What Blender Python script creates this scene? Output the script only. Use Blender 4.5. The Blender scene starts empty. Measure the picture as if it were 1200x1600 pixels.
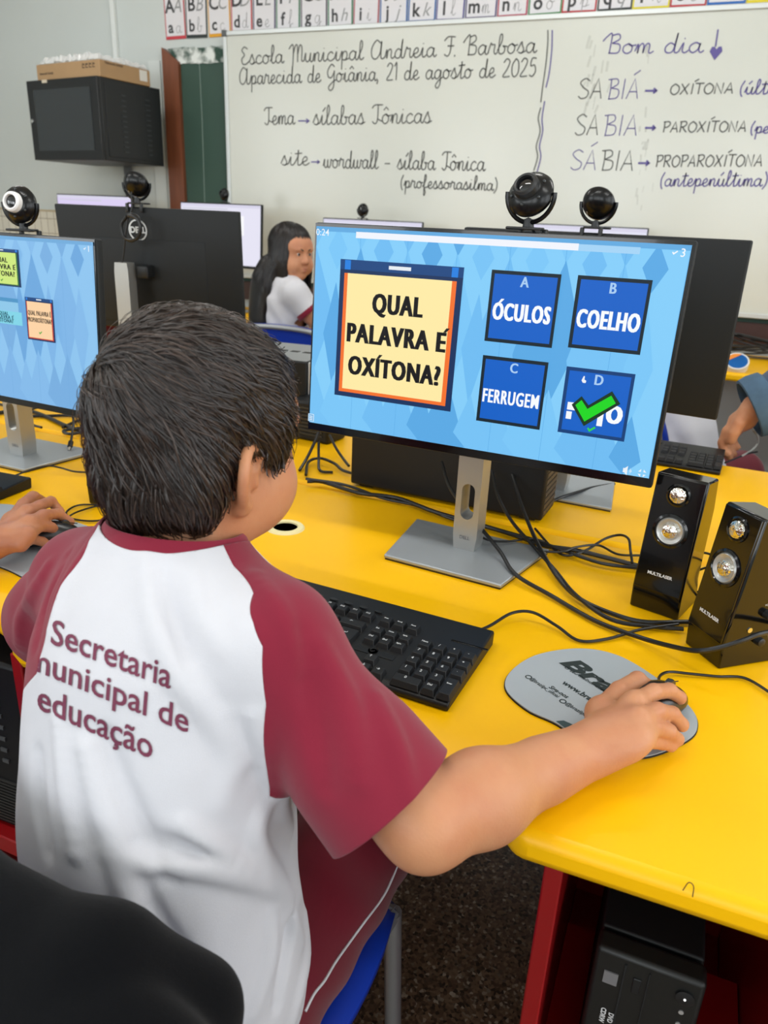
import bpy, bmesh, math, random
import numpy as np
from mathutils import Vector, Matrix, Euler
from mathutils.bvhtree import BVHTree
S = bpy.context.scene
COL = S.collection
PI = math.pi
R_ = math.radians

# ---------------------------------------------------------------- camera
ZD = 0.72                       # desk height
FPX = 1167.6                    # focal length in pixels of the 1200x1600 frame
PSI, TH, RO = 0.3792, 0.3715, 0.0458
CAMR = (Matrix.Rotation(PSI, 3, 'Z') @ Matrix.Rotation(PI/2, 3, 'X')
        @ Matrix.Rotation(-TH, 3, 'X') @ Matrix.Rotation(RO, 3, 'Z'))
CAMP = Vector((0, 0, ZD + 0.5043))
cd = bpy.data.cameras.new('camera')
cam = bpy.data.objects.new('camera', cd)
COL.objects.link(cam)
cam.matrix_world = Matrix.Translation(CAMP) @ CAMR.to_4x4()
cd.sensor_width = 36
cd.lens = 36 * FPX / 1600
cd.clip_start = 0.02
cd.dof.use_dof = True
cd.dof.focus_distance = 0.95
cd.dof.aperture_fstop = 8.0
S.camera = cam

# ---------------------------------------------------------------- look and light
S.view_settings.view_transform = 'Standard'
S.view_settings.look = 'None'
S.view_settings.exposure = 0.0
S.view_settings.gamma = 1.0
S.view_settings.use_curve_mapping = False
W = bpy.data.worlds.new('World')
S.world = W
W.use_nodes = True
W.node_tree.nodes['Background'].inputs[0].default_value = (0.88, 0.95, 1.0, 1)
W.node_tree.nodes['Background'].inputs[1].default_value = 0.4


def area_light(name, loc, size, size_y, power, rot=(0, 0, 0), color=(1, 1, 1)):
    l = bpy.data.lights.new(name, 'AREA')
    l.shape = 'RECTANGLE'
    l.size, l.size_y, l.energy, l.color = size, size_y, power, color
    o = bpy.data.objects.new(name, l)
    o.location = loc
    o.rotation_euler = rot
    COL.objects.link(o)
    return o


LAMP_POWER = 13.3
WINDOW_POWER = 31


# ---------------------------------------------------------------- helpers
def ray(px, py):
    return CAMR @ Vector(((px-600)/FPX, -(py-800)/FPX, -1.0))


def desk(px, py, h=0.0):
    """a point h metres above the worktop"""
    v = ray(px, py)
    t = (ZD + h - CAMP.z) / v.z
    return CAMP + v * t


def plane_y(px, py, y):
    v = ray(px, py)
    return CAMP + v * ((y - CAMP.y) / v.y)


def deep(px, py, d):
    return CAMP + ray(px, py) * d


def lin(h):
    h = h.lstrip('#')
    c = [int(h[i:i+2], 16)/255 for i in (0, 2, 4)]
    return tuple(x/12.92 if x <= .04045 else ((x+.055)/1.055)**2.4 for x in c) + (1,)


MATS = {}


def mat(name, col, rough=.5, metal=0., spec=.5, emit=0., bump=0., bscale=60., var=0., vscale=20., coat=0., sheen=0., alpha=1., trans=0., sss=0., stretch=None, detail=4.):
    if name in MATS:
        return MATS[name]
    m = bpy.data.materials.new(name)
    m.use_nodes = True
    nt = m.node_tree
    b = nt.nodes['Principled BSDF']
    c = lin(col) if isinstance(col, str) else col
    b.inputs['Base Color'].default_value = c
    b.inputs['Roughness'].default_value = rough
    b.inputs['Metallic'].default_value = metal
    b.inputs['Specular IOR Level'].default_value = spec
    b.inputs['Coat Weight'].default_value = coat
    b.inputs['Sheen Weight'].default_value = sheen
    b.inputs['Alpha'].default_value = alpha
    b.inputs['Transmission Weight'].default_value = trans
    if sss:
        b.inputs['Subsurface Weight'].default_value = sss
        b.inputs['Subsurface Radius'].default_value = (.012, .005, .003)
        b.inputs['Subsurface Scale'].default_value = 1.0
    if emit:
        b.inputs['Emission Color'].default_value = c
        b.inputs['Emission Strength'].default_value = emit
        b.inputs['Base Color'].default_value = (0.005, 0.005, 0.005, 1)
        b.inputs['Specular IOR Level'].default_value = .12
    if bump or var:
        tc = nt.nodes.new('ShaderNodeTexCoord')
        src = tc.outputs['Object']
        if stretch:
            mp = nt.nodes.new('ShaderNodeMapping')
            mp.inputs['Scale'].default_value = stretch
            nt.links.new(src, mp.inputs[0])
            src = mp.outputs[0]
    if bump:
        n = nt.nodes.new('ShaderNodeTexNoise')
        n.inputs['Scale'].default_value = bscale
        n.inputs['Detail'].default_value = detail
        nt.links.new(src, n.inputs['Vector'])
        bp = nt.nodes.new('ShaderNodeBump')
        bp.inputs['Strength'].default_value = bump
        bp.inputs['Distance'].default_value = .002
        nt.links.new(n.outputs[0], bp.inputs['Height'])
        nt.links.new(bp.outputs[0], b.inputs['Normal'])
    if var:
        n = nt.nodes.new('ShaderNodeTexNoise')
        n.inputs['Scale'].default_value = vscale
        n.inputs['Detail'].default_value = detail
        nt.links.new(src, n.inputs['Vector'])
        h = nt.nodes.new('ShaderNodeMix')
        h.data_type = 'RGBA'
        h.inputs[6].default_value = tuple(min(1, x*(1-var)) for x in c[:3]) + (1,)
        h.inputs[7].default_value = tuple(min(1, x*(1+var)) for x in c[:3]) + (1,)
        nt.links.new(n.outputs[0], h.inputs[0])
        nt.links.new(h.outputs[2], b.inputs['Base Color'])
    MATS[name] = m
    return m


class MB:
    """collects shapes; build() links them as ONE mesh object"""
    def __init__(s):
        s.v, s.f, s.m, s.M = [], [], [], Matrix.Identity(4)

    def add(s, vs, fs, mi=0, M=None):
        M = s.M @ M if M is not None else s.M
        o = len(s.v)
        s.v += [tuple(M @ Vector(v)) for v in vs]
        s.f += [tuple(o+i for i in f) for f in fs]
        s.m += [mi]*len(fs)
        return s

    def box(s, c, d, mi=0, M=None, r=0.0):
        x, y, z = d[0]/2, d[1]/2, d[2]/2
        bm = bmesh.new()
        bmesh.ops.create_cube(bm, size=1)
        bmesh.ops.scale(bm, vec=d, verts=bm.verts)
        if r:
            bmesh.ops.bevel(bm, geom=list(bm.edges), offset=min(r, x*.98, y*.98, z*.98), segments=3, profile=.5, affect='EDGES')
        bmesh.ops.translate(bm, vec=c, verts=bm.verts)
        s.bm(bm, mi, M)
        return s

    def bm(s, bm, mi=0, M=None):
        bm.verts.index_update()
        s.add([v.co[:] for v in bm.verts], [[v.index for v in f.verts] for f in bm.faces], mi, M)
        bm.free()
        return s

    def quad(s, a, b, c, d, mi=0):
        return s.add([a, b, c, d], [(0, 1, 2, 3)], mi)

    def prism(s, poly, z0, z1, mi=0, M=None):
        n = len(poly)
        vs = [(x, y, z0) for x, y in poly] + [(x, y, z1) for x, y in poly]
        fs = [tuple(range(n-1, -1, -1)), tuple(range(n, 2*n))] + [(i, (i+1) % n, n+(i+1) % n, n+i) for i in range(n)]
        return s.add(vs, fs, mi, M)

    def lathe(s, prof, n=24, mi=0, M=None, ring=False):
        vs, fs = [], []
        for r, z in prof:
            for k in range(n):
                a = 2*PI*k/n
                vs.append((r*math.cos(a), r*math.sin(a), z))
        for i in range(len(prof)-1):
            for k in range(n):
                k2 = (k+1) % n
                fs.append((i*n+k, i*n+k2, (i+1)*n+k2, (i+1)*n+k))
        if prof[0][0] > 1e-6 and not ring:
            fs.append(tuple(range(n-1, -1, -1)))
        if prof[-1][0] > 1e-6 and not ring:
            fs.append(tuple((len(prof)-1)*n+k for k in range(n)))
        return s.add(vs, fs, mi, M)

    def tube(s, pts, r, seg=8, mi=0, closed=False, caps=True):
        pts = [Vector(p) for p in pts]
        n = len(pts)
        rs = r if hasattr(r, '__len__') else [r]*n
        vs, fs = [], []
        up = None
        for i, p in enumerate(pts):
            a = pts[(i-1) % n] if closed or i else pts[0]
            b = pts[(i+1) % n] if closed or i < n-1 else pts[-1]
            t = (b-a).normalized()
            if up is None:
                up = Vector((0, 0, 1)) if abs(t.z) < .9 else Vector((1, 0, 0))
            up = (up - t*up.dot(t))
            if up.length < 1e-6:
                up = t.orthogonal()
            up.normalize()
            sd = t.cross(up)
            for k in range(seg):
                an = 2*PI*k/seg
                vs.append(p + (up*math.cos(an) + sd*math.sin(an))*rs[i])
        for i in range(n if closed else n-1):
            j = (i+1) % n
            for k in range(seg):
                k2 = (k+1) % seg
                fs.append((i*seg+k, i*seg+k2, j*seg+k2, j*seg+k))
        if caps and not closed:
            fs.append(tuple(range(seg-1, -1, -1)))
            fs.append(tuple((n-1)*seg+k for k in range(seg)))
        return s.add(vs, fs, mi)

    def ball(s, c, rad, mi=0, M=None, u=20, v=12):
        bm = bmesh.new()
        bmesh.ops.create_uvsphere(bm, u_segments=u, v_segments=v, radius=1)
        rad = rad if hasattr(rad, '__len__') else (rad,)*3
        bmesh.ops.scale(bm, vec=rad, verts=bm.verts)
        bmesh.ops.translate(bm, vec=c, verts=bm.verts)
        return s.bm(bm, mi, M)

    def text(s, body, size, M, mi=0, bold=0., ext=0., wx=1., align='CENTER', sp=1., slant=0.):
        """flat lettering in the local XY plane of M"""
        vs, fs = text_mesh(body, bold/size if size else 0, align, sp, ext/size)
        s.add([((x+slant*y)*size*wx, y*size, z*size) for x, y, z in vs], fs, mi, M)
        return s

    def build(s, name, mats, parent=None, bevel=0., smooth=None, bang=.5, solid=0., sub=0):
        me = bpy.data.meshes.new(name)
        me.from_pydata(s.v, [], s.f)
        for m in (mats if isinstance(mats, (list, tuple)) else [mats]):
            me.materials.append(m)
        me.polygons.foreach_set('material_index', s.m)
        return link(name, me, parent, bevel, smooth, bang, solid, sub)


def link(name, me, parent=None, bevel=0., smooth=None, bang=.5, solid=0., sub=0):
    o = bpy.data.objects.new(name, me)
    COL.objects.link(o)
    if parent:
        o.parent = parent
    if smooth is None or smooth:
        me.polygons.foreach_set('use_smooth', [True]*len(me.polygons))
        me.update()
        if smooth is None:
            me.set_sharp_from_angle(angle=R_(38))
    if solid:
        md = o.modifiers.new('solid', 'SOLIDIFY')
        md.thickness = abs(solid)
        md.offset = -1 if solid > 0 else 1
    if sub:
        md = o.modifiers.new('sub', 'SUBSURF')
        md.levels = md.render_levels = sub
    if bevel:
        md = o.modifiers.new('bevel', 'BEVEL')
        md.width = bevel
        md.segments = 2
        md.limit_method = 'ANGLE'
        md.angle_limit = bang
        md.harden_normals = False
    return o


_TX = {}


def text_mesh(body, bold, align, sp, ext):
    key = (body, round(bold, 4), align, sp, round(ext, 4))
    if key in _TX:
        return _TX[key]
    cu = bpy.data.curves.new('lettering', 'FONT')
    cu.body = body
    cu.align_x = align
    cu.align_y = 'CENTER' if '\n' not in body else 'TOP'
    cu.offset = bold
    cu.space_character = sp
    cu.extrude = ext
    cu.resolution_u = 3
    o = bpy.data.objects.new('lettering', cu)
    COL.objects.link(o)
    me = bpy.data.meshes.new_from_object(o)
    vs = [tuple(v.co) for v in me.vertices]
    fs = [tuple(p.vertices) for p in me.polygons]
    bpy.data.objects.remove(o)
    bpy.data.curves.remove(cu)
    bpy.data.meshes.remove(me)
    _TX[key] = (vs, fs)
    return vs, fs


def spline(pts, n=8, closed=False):
    pts = [Vector(p) for p in pts]
    out = []
    N = len(pts)
    for i in range(N if closed else N-1):
        if closed:
            p0, p1, p2, p3 = pts[i-1], pts[i], pts[(i+1) % N], pts[(i+2) % N]
        else:
            p1, p2 = pts[i], pts[i+1]
            p0 = pts[i-1] if i else p1*2-p2
            p3 = pts[i+2] if i+2 < N else p2*2-p1
        for k in range(n):
            t = k/n
            out.append(((p1*2) + (p2-p0)*t + (p0*2-p1*5+p2*4-p3)*t*t + (p1*3-p0-p2*3+p3)*t**3)*.5)
    if not closed:
        out.append(pts[-1])
    return out


def tag(o, label=None, cat=None, group=None, kind=None):
    if label:
        o['label'] = label
    if cat:
        o['category'] = cat
    if group:
        o['group'] = group
    if kind:
        o['kind'] = kind
    return o


def thing(name, label, cat, loc=(0, 0, 0), rotz=0., group=None):
    o = bpy.data.objects.new(name, None)
    COL.objects.link(o)
    o.location = loc
    o.rotation_euler = (0, 0, rotz)
    o.empty_display_size = .05
    return tag(o, label, cat, group)


def struct(o):
    o['kind'] = 'structure'
    return o


def rounded(w, h, r, n=5, cx=0, cy=0):
    out = []
    for sx, sy, a0 in ((1, 1, 0), (-1, 1, 90), (-1, -1, 180), (1, -1, 270)):
        for k in range(n+1):
            a = R_(a0+90*k/n)
            out.append((cx+sx*(w/2-r)+r*math.cos(a), cy+sy*(h/2-r)+r*math.sin(a)))
    return out


def Tm(*p):
    return Matrix.Translation(p)


def Rm(a, ax):
    return Matrix.Rotation(a, 4, ax)


UP = Rm(PI/2, 'X')              # local XY -> world XZ, facing -Y
# ================================================================ the room
YW = 3.93
m_wall = mat('wall_paint', '#c9cfcc', .75, var=.03, vscale=2.5, bump=.15, bscale=25)
m_ceil = mat('ceiling_paint', '#dfe2df', .8)
m_wh = mat('white_matte', '#e8e8e4', .6)
X0, X1, Y0, Y1, ZC = -5.0, 2.6, -3.2, YW, 3.05


def terrazzo():
    m = bpy.data.materials.new('terrazzo')
    m.use_nodes = True
    nt = m.node_tree
    b = nt.nodes['Principled BSDF']
    tc = nt.nodes.new('ShaderNodeTexCoord')
    v = nt.nodes.new('ShaderNodeTexVoronoi')
    v.inputs['Scale'].default_value = 190
    nt.links.new(tc.outputs['Object'], v.inputs['Vector'])
    n = nt.nodes.new('ShaderNodeTexNoise')
    n.inputs['Scale'].default_value = 7
    n.inputs['Detail'].default_value = 6
    nt.links.new(tc.outputs['Object'], n.inputs['Vector'])
    r = nt.nodes.new('ShaderNodeValToRGB')
    e = r.color_ramp.elements
    e[0].position, e[0].color = .0, lin('#221b15')
    e[1].position, e[1].color = 1., lin('#c0b19c')
    for p, c in ((.3, '#665040'), (.5, '#7a634c'), (.72, '#8b725a'), (.86, '#4e3e30')):
        q = e.new(p)
        q.color = lin(c)
    sep = nt.nodes.new('ShaderNodeSeparateColor')
    nt.links.new(v.outputs['Color'], sep.inputs[0])
    nt.links.new(sep.outputs[0], r.inputs[0])
    mx = nt.nodes.new('ShaderNodeMix')
    mx.data_type = 'RGBA'
    mx.blend_type = 'MULTIPLY'
    mx.inputs[0].default_value = .5
    nt.links.new(r.outputs[0], mx.inputs[6])
    nt.links.new(n.outputs[0], mx.inputs[7])
    nt.links.new(mx.outputs[2], b.inputs['Base Color'])
    b.inputs['Roughness'].default_value = .35
    return m


struct(MB().box(((X0+X1)/2, (Y0+Y1)/2, -.05), (X1-X0, Y1-Y0, .1)).build('floor', terrazzo()))
struct(MB().box(((X0+X1)/2, (Y0+Y1)/2, ZC+.05), (X1-X0, Y1-Y0, .1)).build('ceiling', m_ceil))
struct(MB().box(((X0+X1)/2, YW+.075, ZC/2), (X1-X0, .15, ZC)).build('wall_front', m_wall))


def wall_with_windows(name, axis, at, lo, hi, wins, z0, z1):
    b = MB()
    t = .15
    edges = [lo] + [e for w in wins for e in w] + [hi]

    def seg(a, c, za, zb):
        mid, ln, zc, zh = (a+c)/2, c-a, (za+zb)/2, zb-za
        if axis == 'x':
            b.box((at, mid, zc), (t, ln, zh))
        else:
            b.box((mid, at, zc), (ln, t, zh))
    for i in range(0, len(edges), 2):
        seg(edges[i], edges[i+1], 0, ZC)
    for a, c in wins:
        seg(a, c, 0, z0)
        seg(a, c, z1, ZC)
    return struct(b.build(name, m_wall))


WL = [(-2.75, -1.75), (-1.45, -.45)]
wall_with_windows('wall_left', 'x', X0-.075, Y0, Y1, WL, 1.15, 2.6)
WB = [(-3.9, -2.5), (-2.1, -.7), (-.3, 1.1)]
wall_with_windows('wall_back', 'y', Y0-.075, X0, X1, WB, 1.1, 2.55)
WR = [(-2.6, -1.2), (-.8, .6), (1.0, 2.4)]
wall_with_windows('wall_right', 'x', X1+.075, Y0, Y1, WR, 1.0, 2.55)
m_alu = mat('aluminium', '#c3c6c6', .35, 1.)
nwin = 0
for axis, at, wins, z0, z1 in (('x', X0-.05, WL, 1.15, 2.6), ('y', Y0-.05, WB, 1.1, 2.55), ('x', X1+.05, WR, 1.0, 2.55)):
    for a, c in wins:
        nwin += 1
        b = MB()
        for fr, hv in ((0, 1), (.5, 1), (1, 1), (0, 0), (.5, 0), (1, 0)):
            if hv:
                p, d = (a+(c-a)*min(max(fr, .02), .98), (z0+z1)/2), (.04, z1-z0)
            else:
                p, d = ((a+c)/2, z0+(z1-z0)*min(max(fr, .02), .98)), (c-a, .04)
            if axis == 'x':
                b.box((at, p[0], p[1]), (.04, d[0], d[1]))
            else:
                b.box((p[0], at, p[1]), (d[0], .04, d[1]))
        struct(b.build('window_%d' % nwin, m_alu))

# wall tiling on the lower wall, left of the chalkboard
mt = bpy.data.materials.new('small_wall_tiles')
mt.use_nodes = True
nt = mt.node_tree
bt = nt.nodes.new('ShaderNodeTexBrick')
bt.offset = 0
bt.inputs['Color1'].default_value = lin('#dcd8ca')
bt.inputs['Color2'].default_value = lin('#d6d2c4')
bt.inputs['Mortar'].default_value = lin('#9a9080')
bt.inputs['Scale'].default_value = 1
bt.inputs['Brick Width'].default_value = .056
bt.inputs['Row Height'].default_value = .088
bt.inputs['Mortar Size'].default_value = .0022
tc = nt.nodes.new('ShaderNodeTexCoord')
mp = nt.nodes.new('ShaderNodeMapping')
mp.inputs['Rotation'].default_value = (-PI/2, 0, 0)
nt.links.new(tc.outputs['Object'], mp.inputs[0])
nt.links.new(mp.outputs[0], bt.inputs['Vector'])
nt.links.new(bt.outputs[0], nt.nodes['Principled BSDF'].inputs['Base Color'])
nt.nodes['Principled BSDF'].inputs['Roughness'].default_value = .3
b = MB()
b.box(((X0-3.02)/2, YW-.006, .5935), (-3.02-X0, .012, 1.187))
o = b.build('trim_1', mt)
struct(o)
struct(MB().box(((X0-3.02)/2, YW-.007, 1.192), (-3.02-X0, .014, .012)).build('trim_2', mat('tile_cap', '#b8a98c', .6)))
# vertical conduits on the wall
b = MB()
a = plane_y(172, -40, YW-.014)
c = plane_y(182, 92, YW-.014)
b.box(((a.x+c.x)/2, YW-.012, 2.45), (.028, .024, 1.1))
struct(b.build('trim_3', mat('conduit_white', '#dfe3e0', .5), bevel=.003))
struct(MB().box((-3.291, YW-.026, 1.0), (.045, .024, 1.1)).build('trim_4', mat('conduit_grey', '#63676a', .5), bevel=.003))
struct(MB().box((-3.07, YW-.004, 1.3), (.08, .008, 1.4)).build('trim_5', mat('pale_strip', '#d3d9d6', .6)))

# ceiling lamps: twin tube fittings
lampy = [(-3.1, 2.4), (-3.1, .2), (-.9, 2.55), (-.9, .3), (1.3, 2.4), (1.3, .2)]
m_tube = mat('tube_glow', '#ffffff', emit=6.)
for i, (x, y) in enumerate(lampy):
    t = thing('ceiling_lamp', 'twin tube ceiling lamp with white tray', 'lamp', (x, y, ZC-.06), 0, 'ceiling tube lamps')
    MB().box((0, 0, .03), (1.25, .16, .05)).build('tray', m_wh, t, bevel=.006)
    for s in (-1, 1):
        MB().tube([(-.6, s*.045, -.012), (.6, s*.045, -.012)], .013, 12).build('tube', m_tube, t)
    l = area_light('tube_light', (0, 0, -.035), 1.2, .14, LAMP_POWER, color=(1, .99, .96))
    l.parent = t
for i, (axis, at, wins, z0, z1) in enumerate((('x', X0-.02, WL, 1.15, 2.6), ('y', Y0-.02, WB, 1.1, 2.55), ('x', X1+.02, WR, 1.0, 2.55))):
    for a, c in wins:
        if axis == 'x':
            l = area_light('daylight', (at, (a+c)/2, (z0+z1)/2), z1-z0-.06, c-a-.06, WINDOW_POWER*(.7, 1, .8)[i], (0, -PI/2 if at < 0 else PI/2, 0), (.93, .97, 1))
        else:
            l = area_light('daylight', ((a+c)/2, at, (z0+z1)/2), c-a-.06, z1-z0-.06, WINDOW_POWER, (PI/2, 0, 0), (.93, .97, 1))

# ---------------------------------------------------------------- chalkboard and whiteboard
m_green = mat('chalkboard_green', '#2f4a3f', .6, var=.12, vscale=5)
m_wood = mat('brown_wood', '#74422a', .45, var=.3, vscale=8, stretch=(6, 6, .6))
m_dark = mat('dark_brown_wood', '#3a211d', .45, var=.2, vscale=8)
t = thing('chalkboard', 'green chalkboard with worn brown wooden frame mostly behind the whiteboard', 'chalkboard', (0, YW, 0))
BX0, BX1 = -2.985, 1.6
MB().box(((BX0+BX1)/2, -.012, 1.42), (BX1-BX0-.1, .02, 1.26)).build('panel', m_green, t)
b = MB()
b.add([(BX0, -.045, .76), (BX0+.105, -.045, .86), (BX0+.105, -.045, 1.985), (BX0, -.045, 2.055), (BX0, -.002, .76), (BX0+.105, -.002, .86), (BX0+.105, -.002, 1.985), (BX0, -.002, 2.055)],
      [(0, 1, 2, 3), (7, 6, 5, 4), (0, 3, 7, 4), (1, 5, 6, 2), (2, 6, 7, 3), (0, 4, 5, 1)])
b.build('frame_stile', m_wood, t)
MB().box(((BX0+BX1)/2+.06, -.024, .81), (BX1-BX0-.12, .044, .1)).build('frame_rail', m_dark, t)
b = MB()
rnd = random.Random(5)
poly = [(BX0+.03, 2.045)] + [(BX0+.03+.42*k/12, 2.05+rnd.uniform(-.012, .008)) for k in range(13)]
low = [(BX0+.03+.07+.36*k/14, 1.978-rnd.uniform(0, .006)) for k in range(14, -1, -1)]
b.add([(x, -.026, z) for x, z in poly+low], [tuple(range(len(poly+low)))])
mp_ = mat('scraped_plaster', '#a9b3ac', .8, var=.5, vscale=16, detail=8)
for n_ in mp_.node_tree.nodes:
    if n_.type == 'MIX':
        n_.inputs[6].default_value, n_.inputs[7].default_value = lin('#2f4a3f'), lin('#dfe4e0')
        r_ = mp_.node_tree.nodes.new('ShaderNodeMapRange')
        r_.inputs[1].default_value, r_.inputs[2].default_value = .40, .60
        src = n_.inputs[0].links[0].from_socket
        mp_.node_tree.links.new(src, r_.inputs[0])
        mp_.node_tree.links.new(r_.outputs[0], n_.inputs[0])
b.build('bare_plaster_patch', mp_, t)
MB().tube([(-2.755, -.024, 2.04), (-2.752, -.024, 1.7), (-2.757, -.024, 1.3), (-2.75, -.024, .9)], .0022, 6).build('chalk_crack', mat('chalk_line', '#7f938a', .8), t)

m_board = mat('whiteboard_enamel', '#cfd2ca', .22, spec=.5, var=.03, vscale=1.6)
m_frame = mat('board_frame', '#cfd3d2', .4, .6)
WX0, WX1, WZ0, WZ1 = -2.56, 1.5, .893, 2.1
wb = thing('whiteboard', 'wide white marker board with handwritten lesson lines', 'whiteboard', (0, YW-.045, 0))
MB().box(((WX0+WX1)/2, -.009, (WZ0+WZ1)/2), (WX1-WX0-.02, .014, WZ1-WZ0-.02)).build('panel', m_board, wb)
b = MB()
for zc in (WZ0, WZ1):
    b.box(((WX0+WX1)/2, -.01, zc), (WX1-WX0+.02, .028, .022))
for xc in (WX0, WX1):
    b.box((xc, -.01, (WZ0+WZ1)/2), (.022, .028, WZ1-WZ0+.02))
b.build('frame', m_frame, wb, bevel=.003)
b = MB()
b.box((WX0-.002, -.012, WZ1), (.03, .032, .03))
b.build('corner_cap', mat('grey_plastic', '#55595b', .5), wb, bevel=.004)
# ---------------------------------------------------------------- handwriting (single-stroke letters)
def _bowl():
    return [(.74, .82), (.45, 1), (.12, .7), (.1, .25), (.34, 0), (.64, .3), (.78, .95)]


HW = {
 'a': (1.02, [_bowl(), [(.78, .95), (.72, .3), (.86, 0), (1.08, .22)]]),
 'b': (.92, [[(0, .3), (.36, 1.2), (.4, 1.85), (.27, 2.0), (.16, 1.6), (.15, .3), (.35, 0), (.65, .15), (.7, .62), (.5, .8), (.95, .72)]]),
 'c': (.82, [[(.7, .8), (.45, 1), (.12, .7), (.1, .25), (.4, 0), (.85, .28)]]),
 'd': (1.05, [[(.7, .8), (.4, 1), (.12, .65), (.1, .2), (.35, 0), (.65, .3), (.82, 2.0)], [(.82, 2), (.73, .3), (.88, 0), (1.1, .22)]]),
 'e': (.78, [[(0, .3), (.5, .55), (.55, .9), (.35, 1), (.12, .6), (.2, .1), (.45, 0), (.82, .28)]]),
 'f': (.72, [[(0, .2), (.4, 1.2), (.45, 1.85), (.32, 2.0), (.23, 1.5), (.2, -.8), (.3, -1), (.42, -.6), (.3, 0), (.75, .25)]]),
 'g': (1.0, [_bowl(), [(.78, .95), (.74, -.5), (.47, -1), (.22, -.75), (.5, -.25), (1.05, .22)]]),
 'i': (.62, [[(0, .2), (.25, 1), (.22, .22), (.4, 0), (.66, .25)], [(.27, 1.38), (.31, 1.46)]]),
 'l': (.6, [[(0, .2), (.4, 1.3), (.42, 1.9), (.29, 2.05), (.19, 1.6), (.18, .3), (.35, 0), (.65, .25)]]),
 'm': (1.28, [[(0, .2), (.18, .95), (.2, 0)], [(.2, .05), (.27, .7), (.45, 1), (.58, .8), (.58, 0)], [(.58, .05), (.67, .7), (.86, 1), (1.0, .8), (.98, .15), (1.1, 0), (1.33, .22)]]),
 'n': (.98, [[(0, .2), (.18, .95), (.2, 0)], [(.2, .1), (.3, .75), (.52, 1), (.67, .8), (.64, .2), (.8, 0), (1.03, .22)]]),
 'o': (.95, [[(.45, 1), (.13, .75), (.1, .25), (.38, 0), (.68, .25), (.7, .75), (.45, 1), (.62, .8), (1.0, .86)]]),
 'p': (1.0, [[(0, .3), (.25, 1), (.22, -1)], [(.22, .3), (.4, .9), (.7, .95), (.8, .5), (.6, .05), (.3, .1)], [(.6, .05), (1.05, .22)]]),
 'r': (.86, [[(0, .2), (.22, 1.12), (.34, .95), (.6, .95), (.56, .3), (.7, 0), (.92, .22)]]),
 's': (.8, [[(0, .2), (.38, 1.12), (.46, .8), (.62, .35), (.42, 0), (.12, .12)], [(.42, 0), (.85, .22)]]),
 't': (.74, [[(0, .2), (.35, 1.0), (.42, 1.8), (.36, .2), (.52, 0), (.8, .22)], [(.05, 1.35), (.8, 1.42)]]),
 'u': (1.02, [[(0, .2), (.2, 1), (.18, .3), (.38, 0), (.65, .3), (.75, 1), (.72, .2), (.88, 0), (1.08, .22)]]),
 'w': (1.28, [[(0, .2), (.2, 1), (.16, .3), (.36, 0), (.6, .3), (.65, .95), (.63, .3), (.82, 0), (1.05, .4), (1.1, .95), (1.36, .8)]]),
 'E': (1.05, [[(.9, 1.75), (.5, 2), (.2, 1.6), (.5, 1.1), (.15, .6), (.3, .05), (.7, .05), (1.05, .35)]]),
 'M': (1.6, [[(-.15, 1.5), (.1, 1.9), (.32, 1.95), (.36, 1), (.3, -.35)], [(.36, 1.0), (.62, 1.9), (.84, 1.75), (.85, 0)], [(.86, .9), (1.12, 1.9), (1.36, 1.6), (1.34, .2), (1.65, .15)]]),
 'A': (1.55, [[(1.05, 1.7), (.6, 2), (.12, 1.2), (.15, .3), (.55, 0), (1.0, .6), (1.15, 1.9)], [(1.15, 1.9), (1.1, .3), (1.3, 0), (1.6, .25)]]),
 'F': (1.35, [[(0, 1.6), (.4, 2.0), (1.1, 1.95)], [(.7, 1.95), (.65, .5), (.4, 0), (.05, .2)], [(.35, 1.05), (1.0, 1.05)], [(1.1, .1), (1.12, .0), (1.1, -.1)]]),
 'B': (1.25, [[(-.2, 1.3), (.1, 1.8), (.42, 2.0), (.36, 0)], [(.4, 1.85), (.9, 2.0), (1.0, 1.5), (.5, 1.08)], [(.5, 1.08), (1.05, .9), (1.0, .12), (.3, .05)]]),
 'G': (1.2, [[(1, 1.7), (.6, 2), (.12, 1.3), (.2, .6), (.6, .5), (.95, 1.1)], [(.97, 1.3), (.9, -.5), (.5, -1), (.25, -.6), (.8, 0), (1.25, .25)]]),
 'T': (1.05, [[(0, 1.6), (.3, 1.95), (1.15, 1.95)], [(.65, 1.95), (.6, .4), (.35, 0), (.05, .25)], [(.6, .5), (1.1, .25)]]),
 '2': (.95, [[(.1, 1.5), (.4, 1.9), (.75, 1.6), (.5, .8), (.1, .05), (.85, .05)]]),
 '1': (.5, [[(.05, 1.5), (.3, 1.9), (.3, 0)]]),
 '0': (.95, [[(.45, 1.9), (.1, 1.2), (.15, .3), (.45, 0), (.8, .5), (.75, 1.5), (.45, 1.9)]]),
 '5': (.9, [[(.75, 1.85), (.3, 1.85), (.2, 1.1), (.6, 1.15), (.75, .5), (.45, 0), (.1, .15)]]),
 ',': (.4, [[(.1, .1), (.12, -.1), (0, -.4)]]), '.': (.4, [[(.1, .05), (.15, .0)]]),
 ' ': (.75, []), '-': (1.0, [[(.1, .6), (.8, .6)]]),
 '(': (.6, [[(.45, 1.9), (.15, 1.0), (.2, .1), (.4, -.4)]]), ')': (.6, [[(.1, 1.9), (.4, 1.1), (.35, .2), (.05, -.4)]]),
 '>': (1.7, ['L', [(.2, .55), (1.35, .55)], [(1.05, .85), (1.4, .55), (1.05, .25)]]),
}
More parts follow.
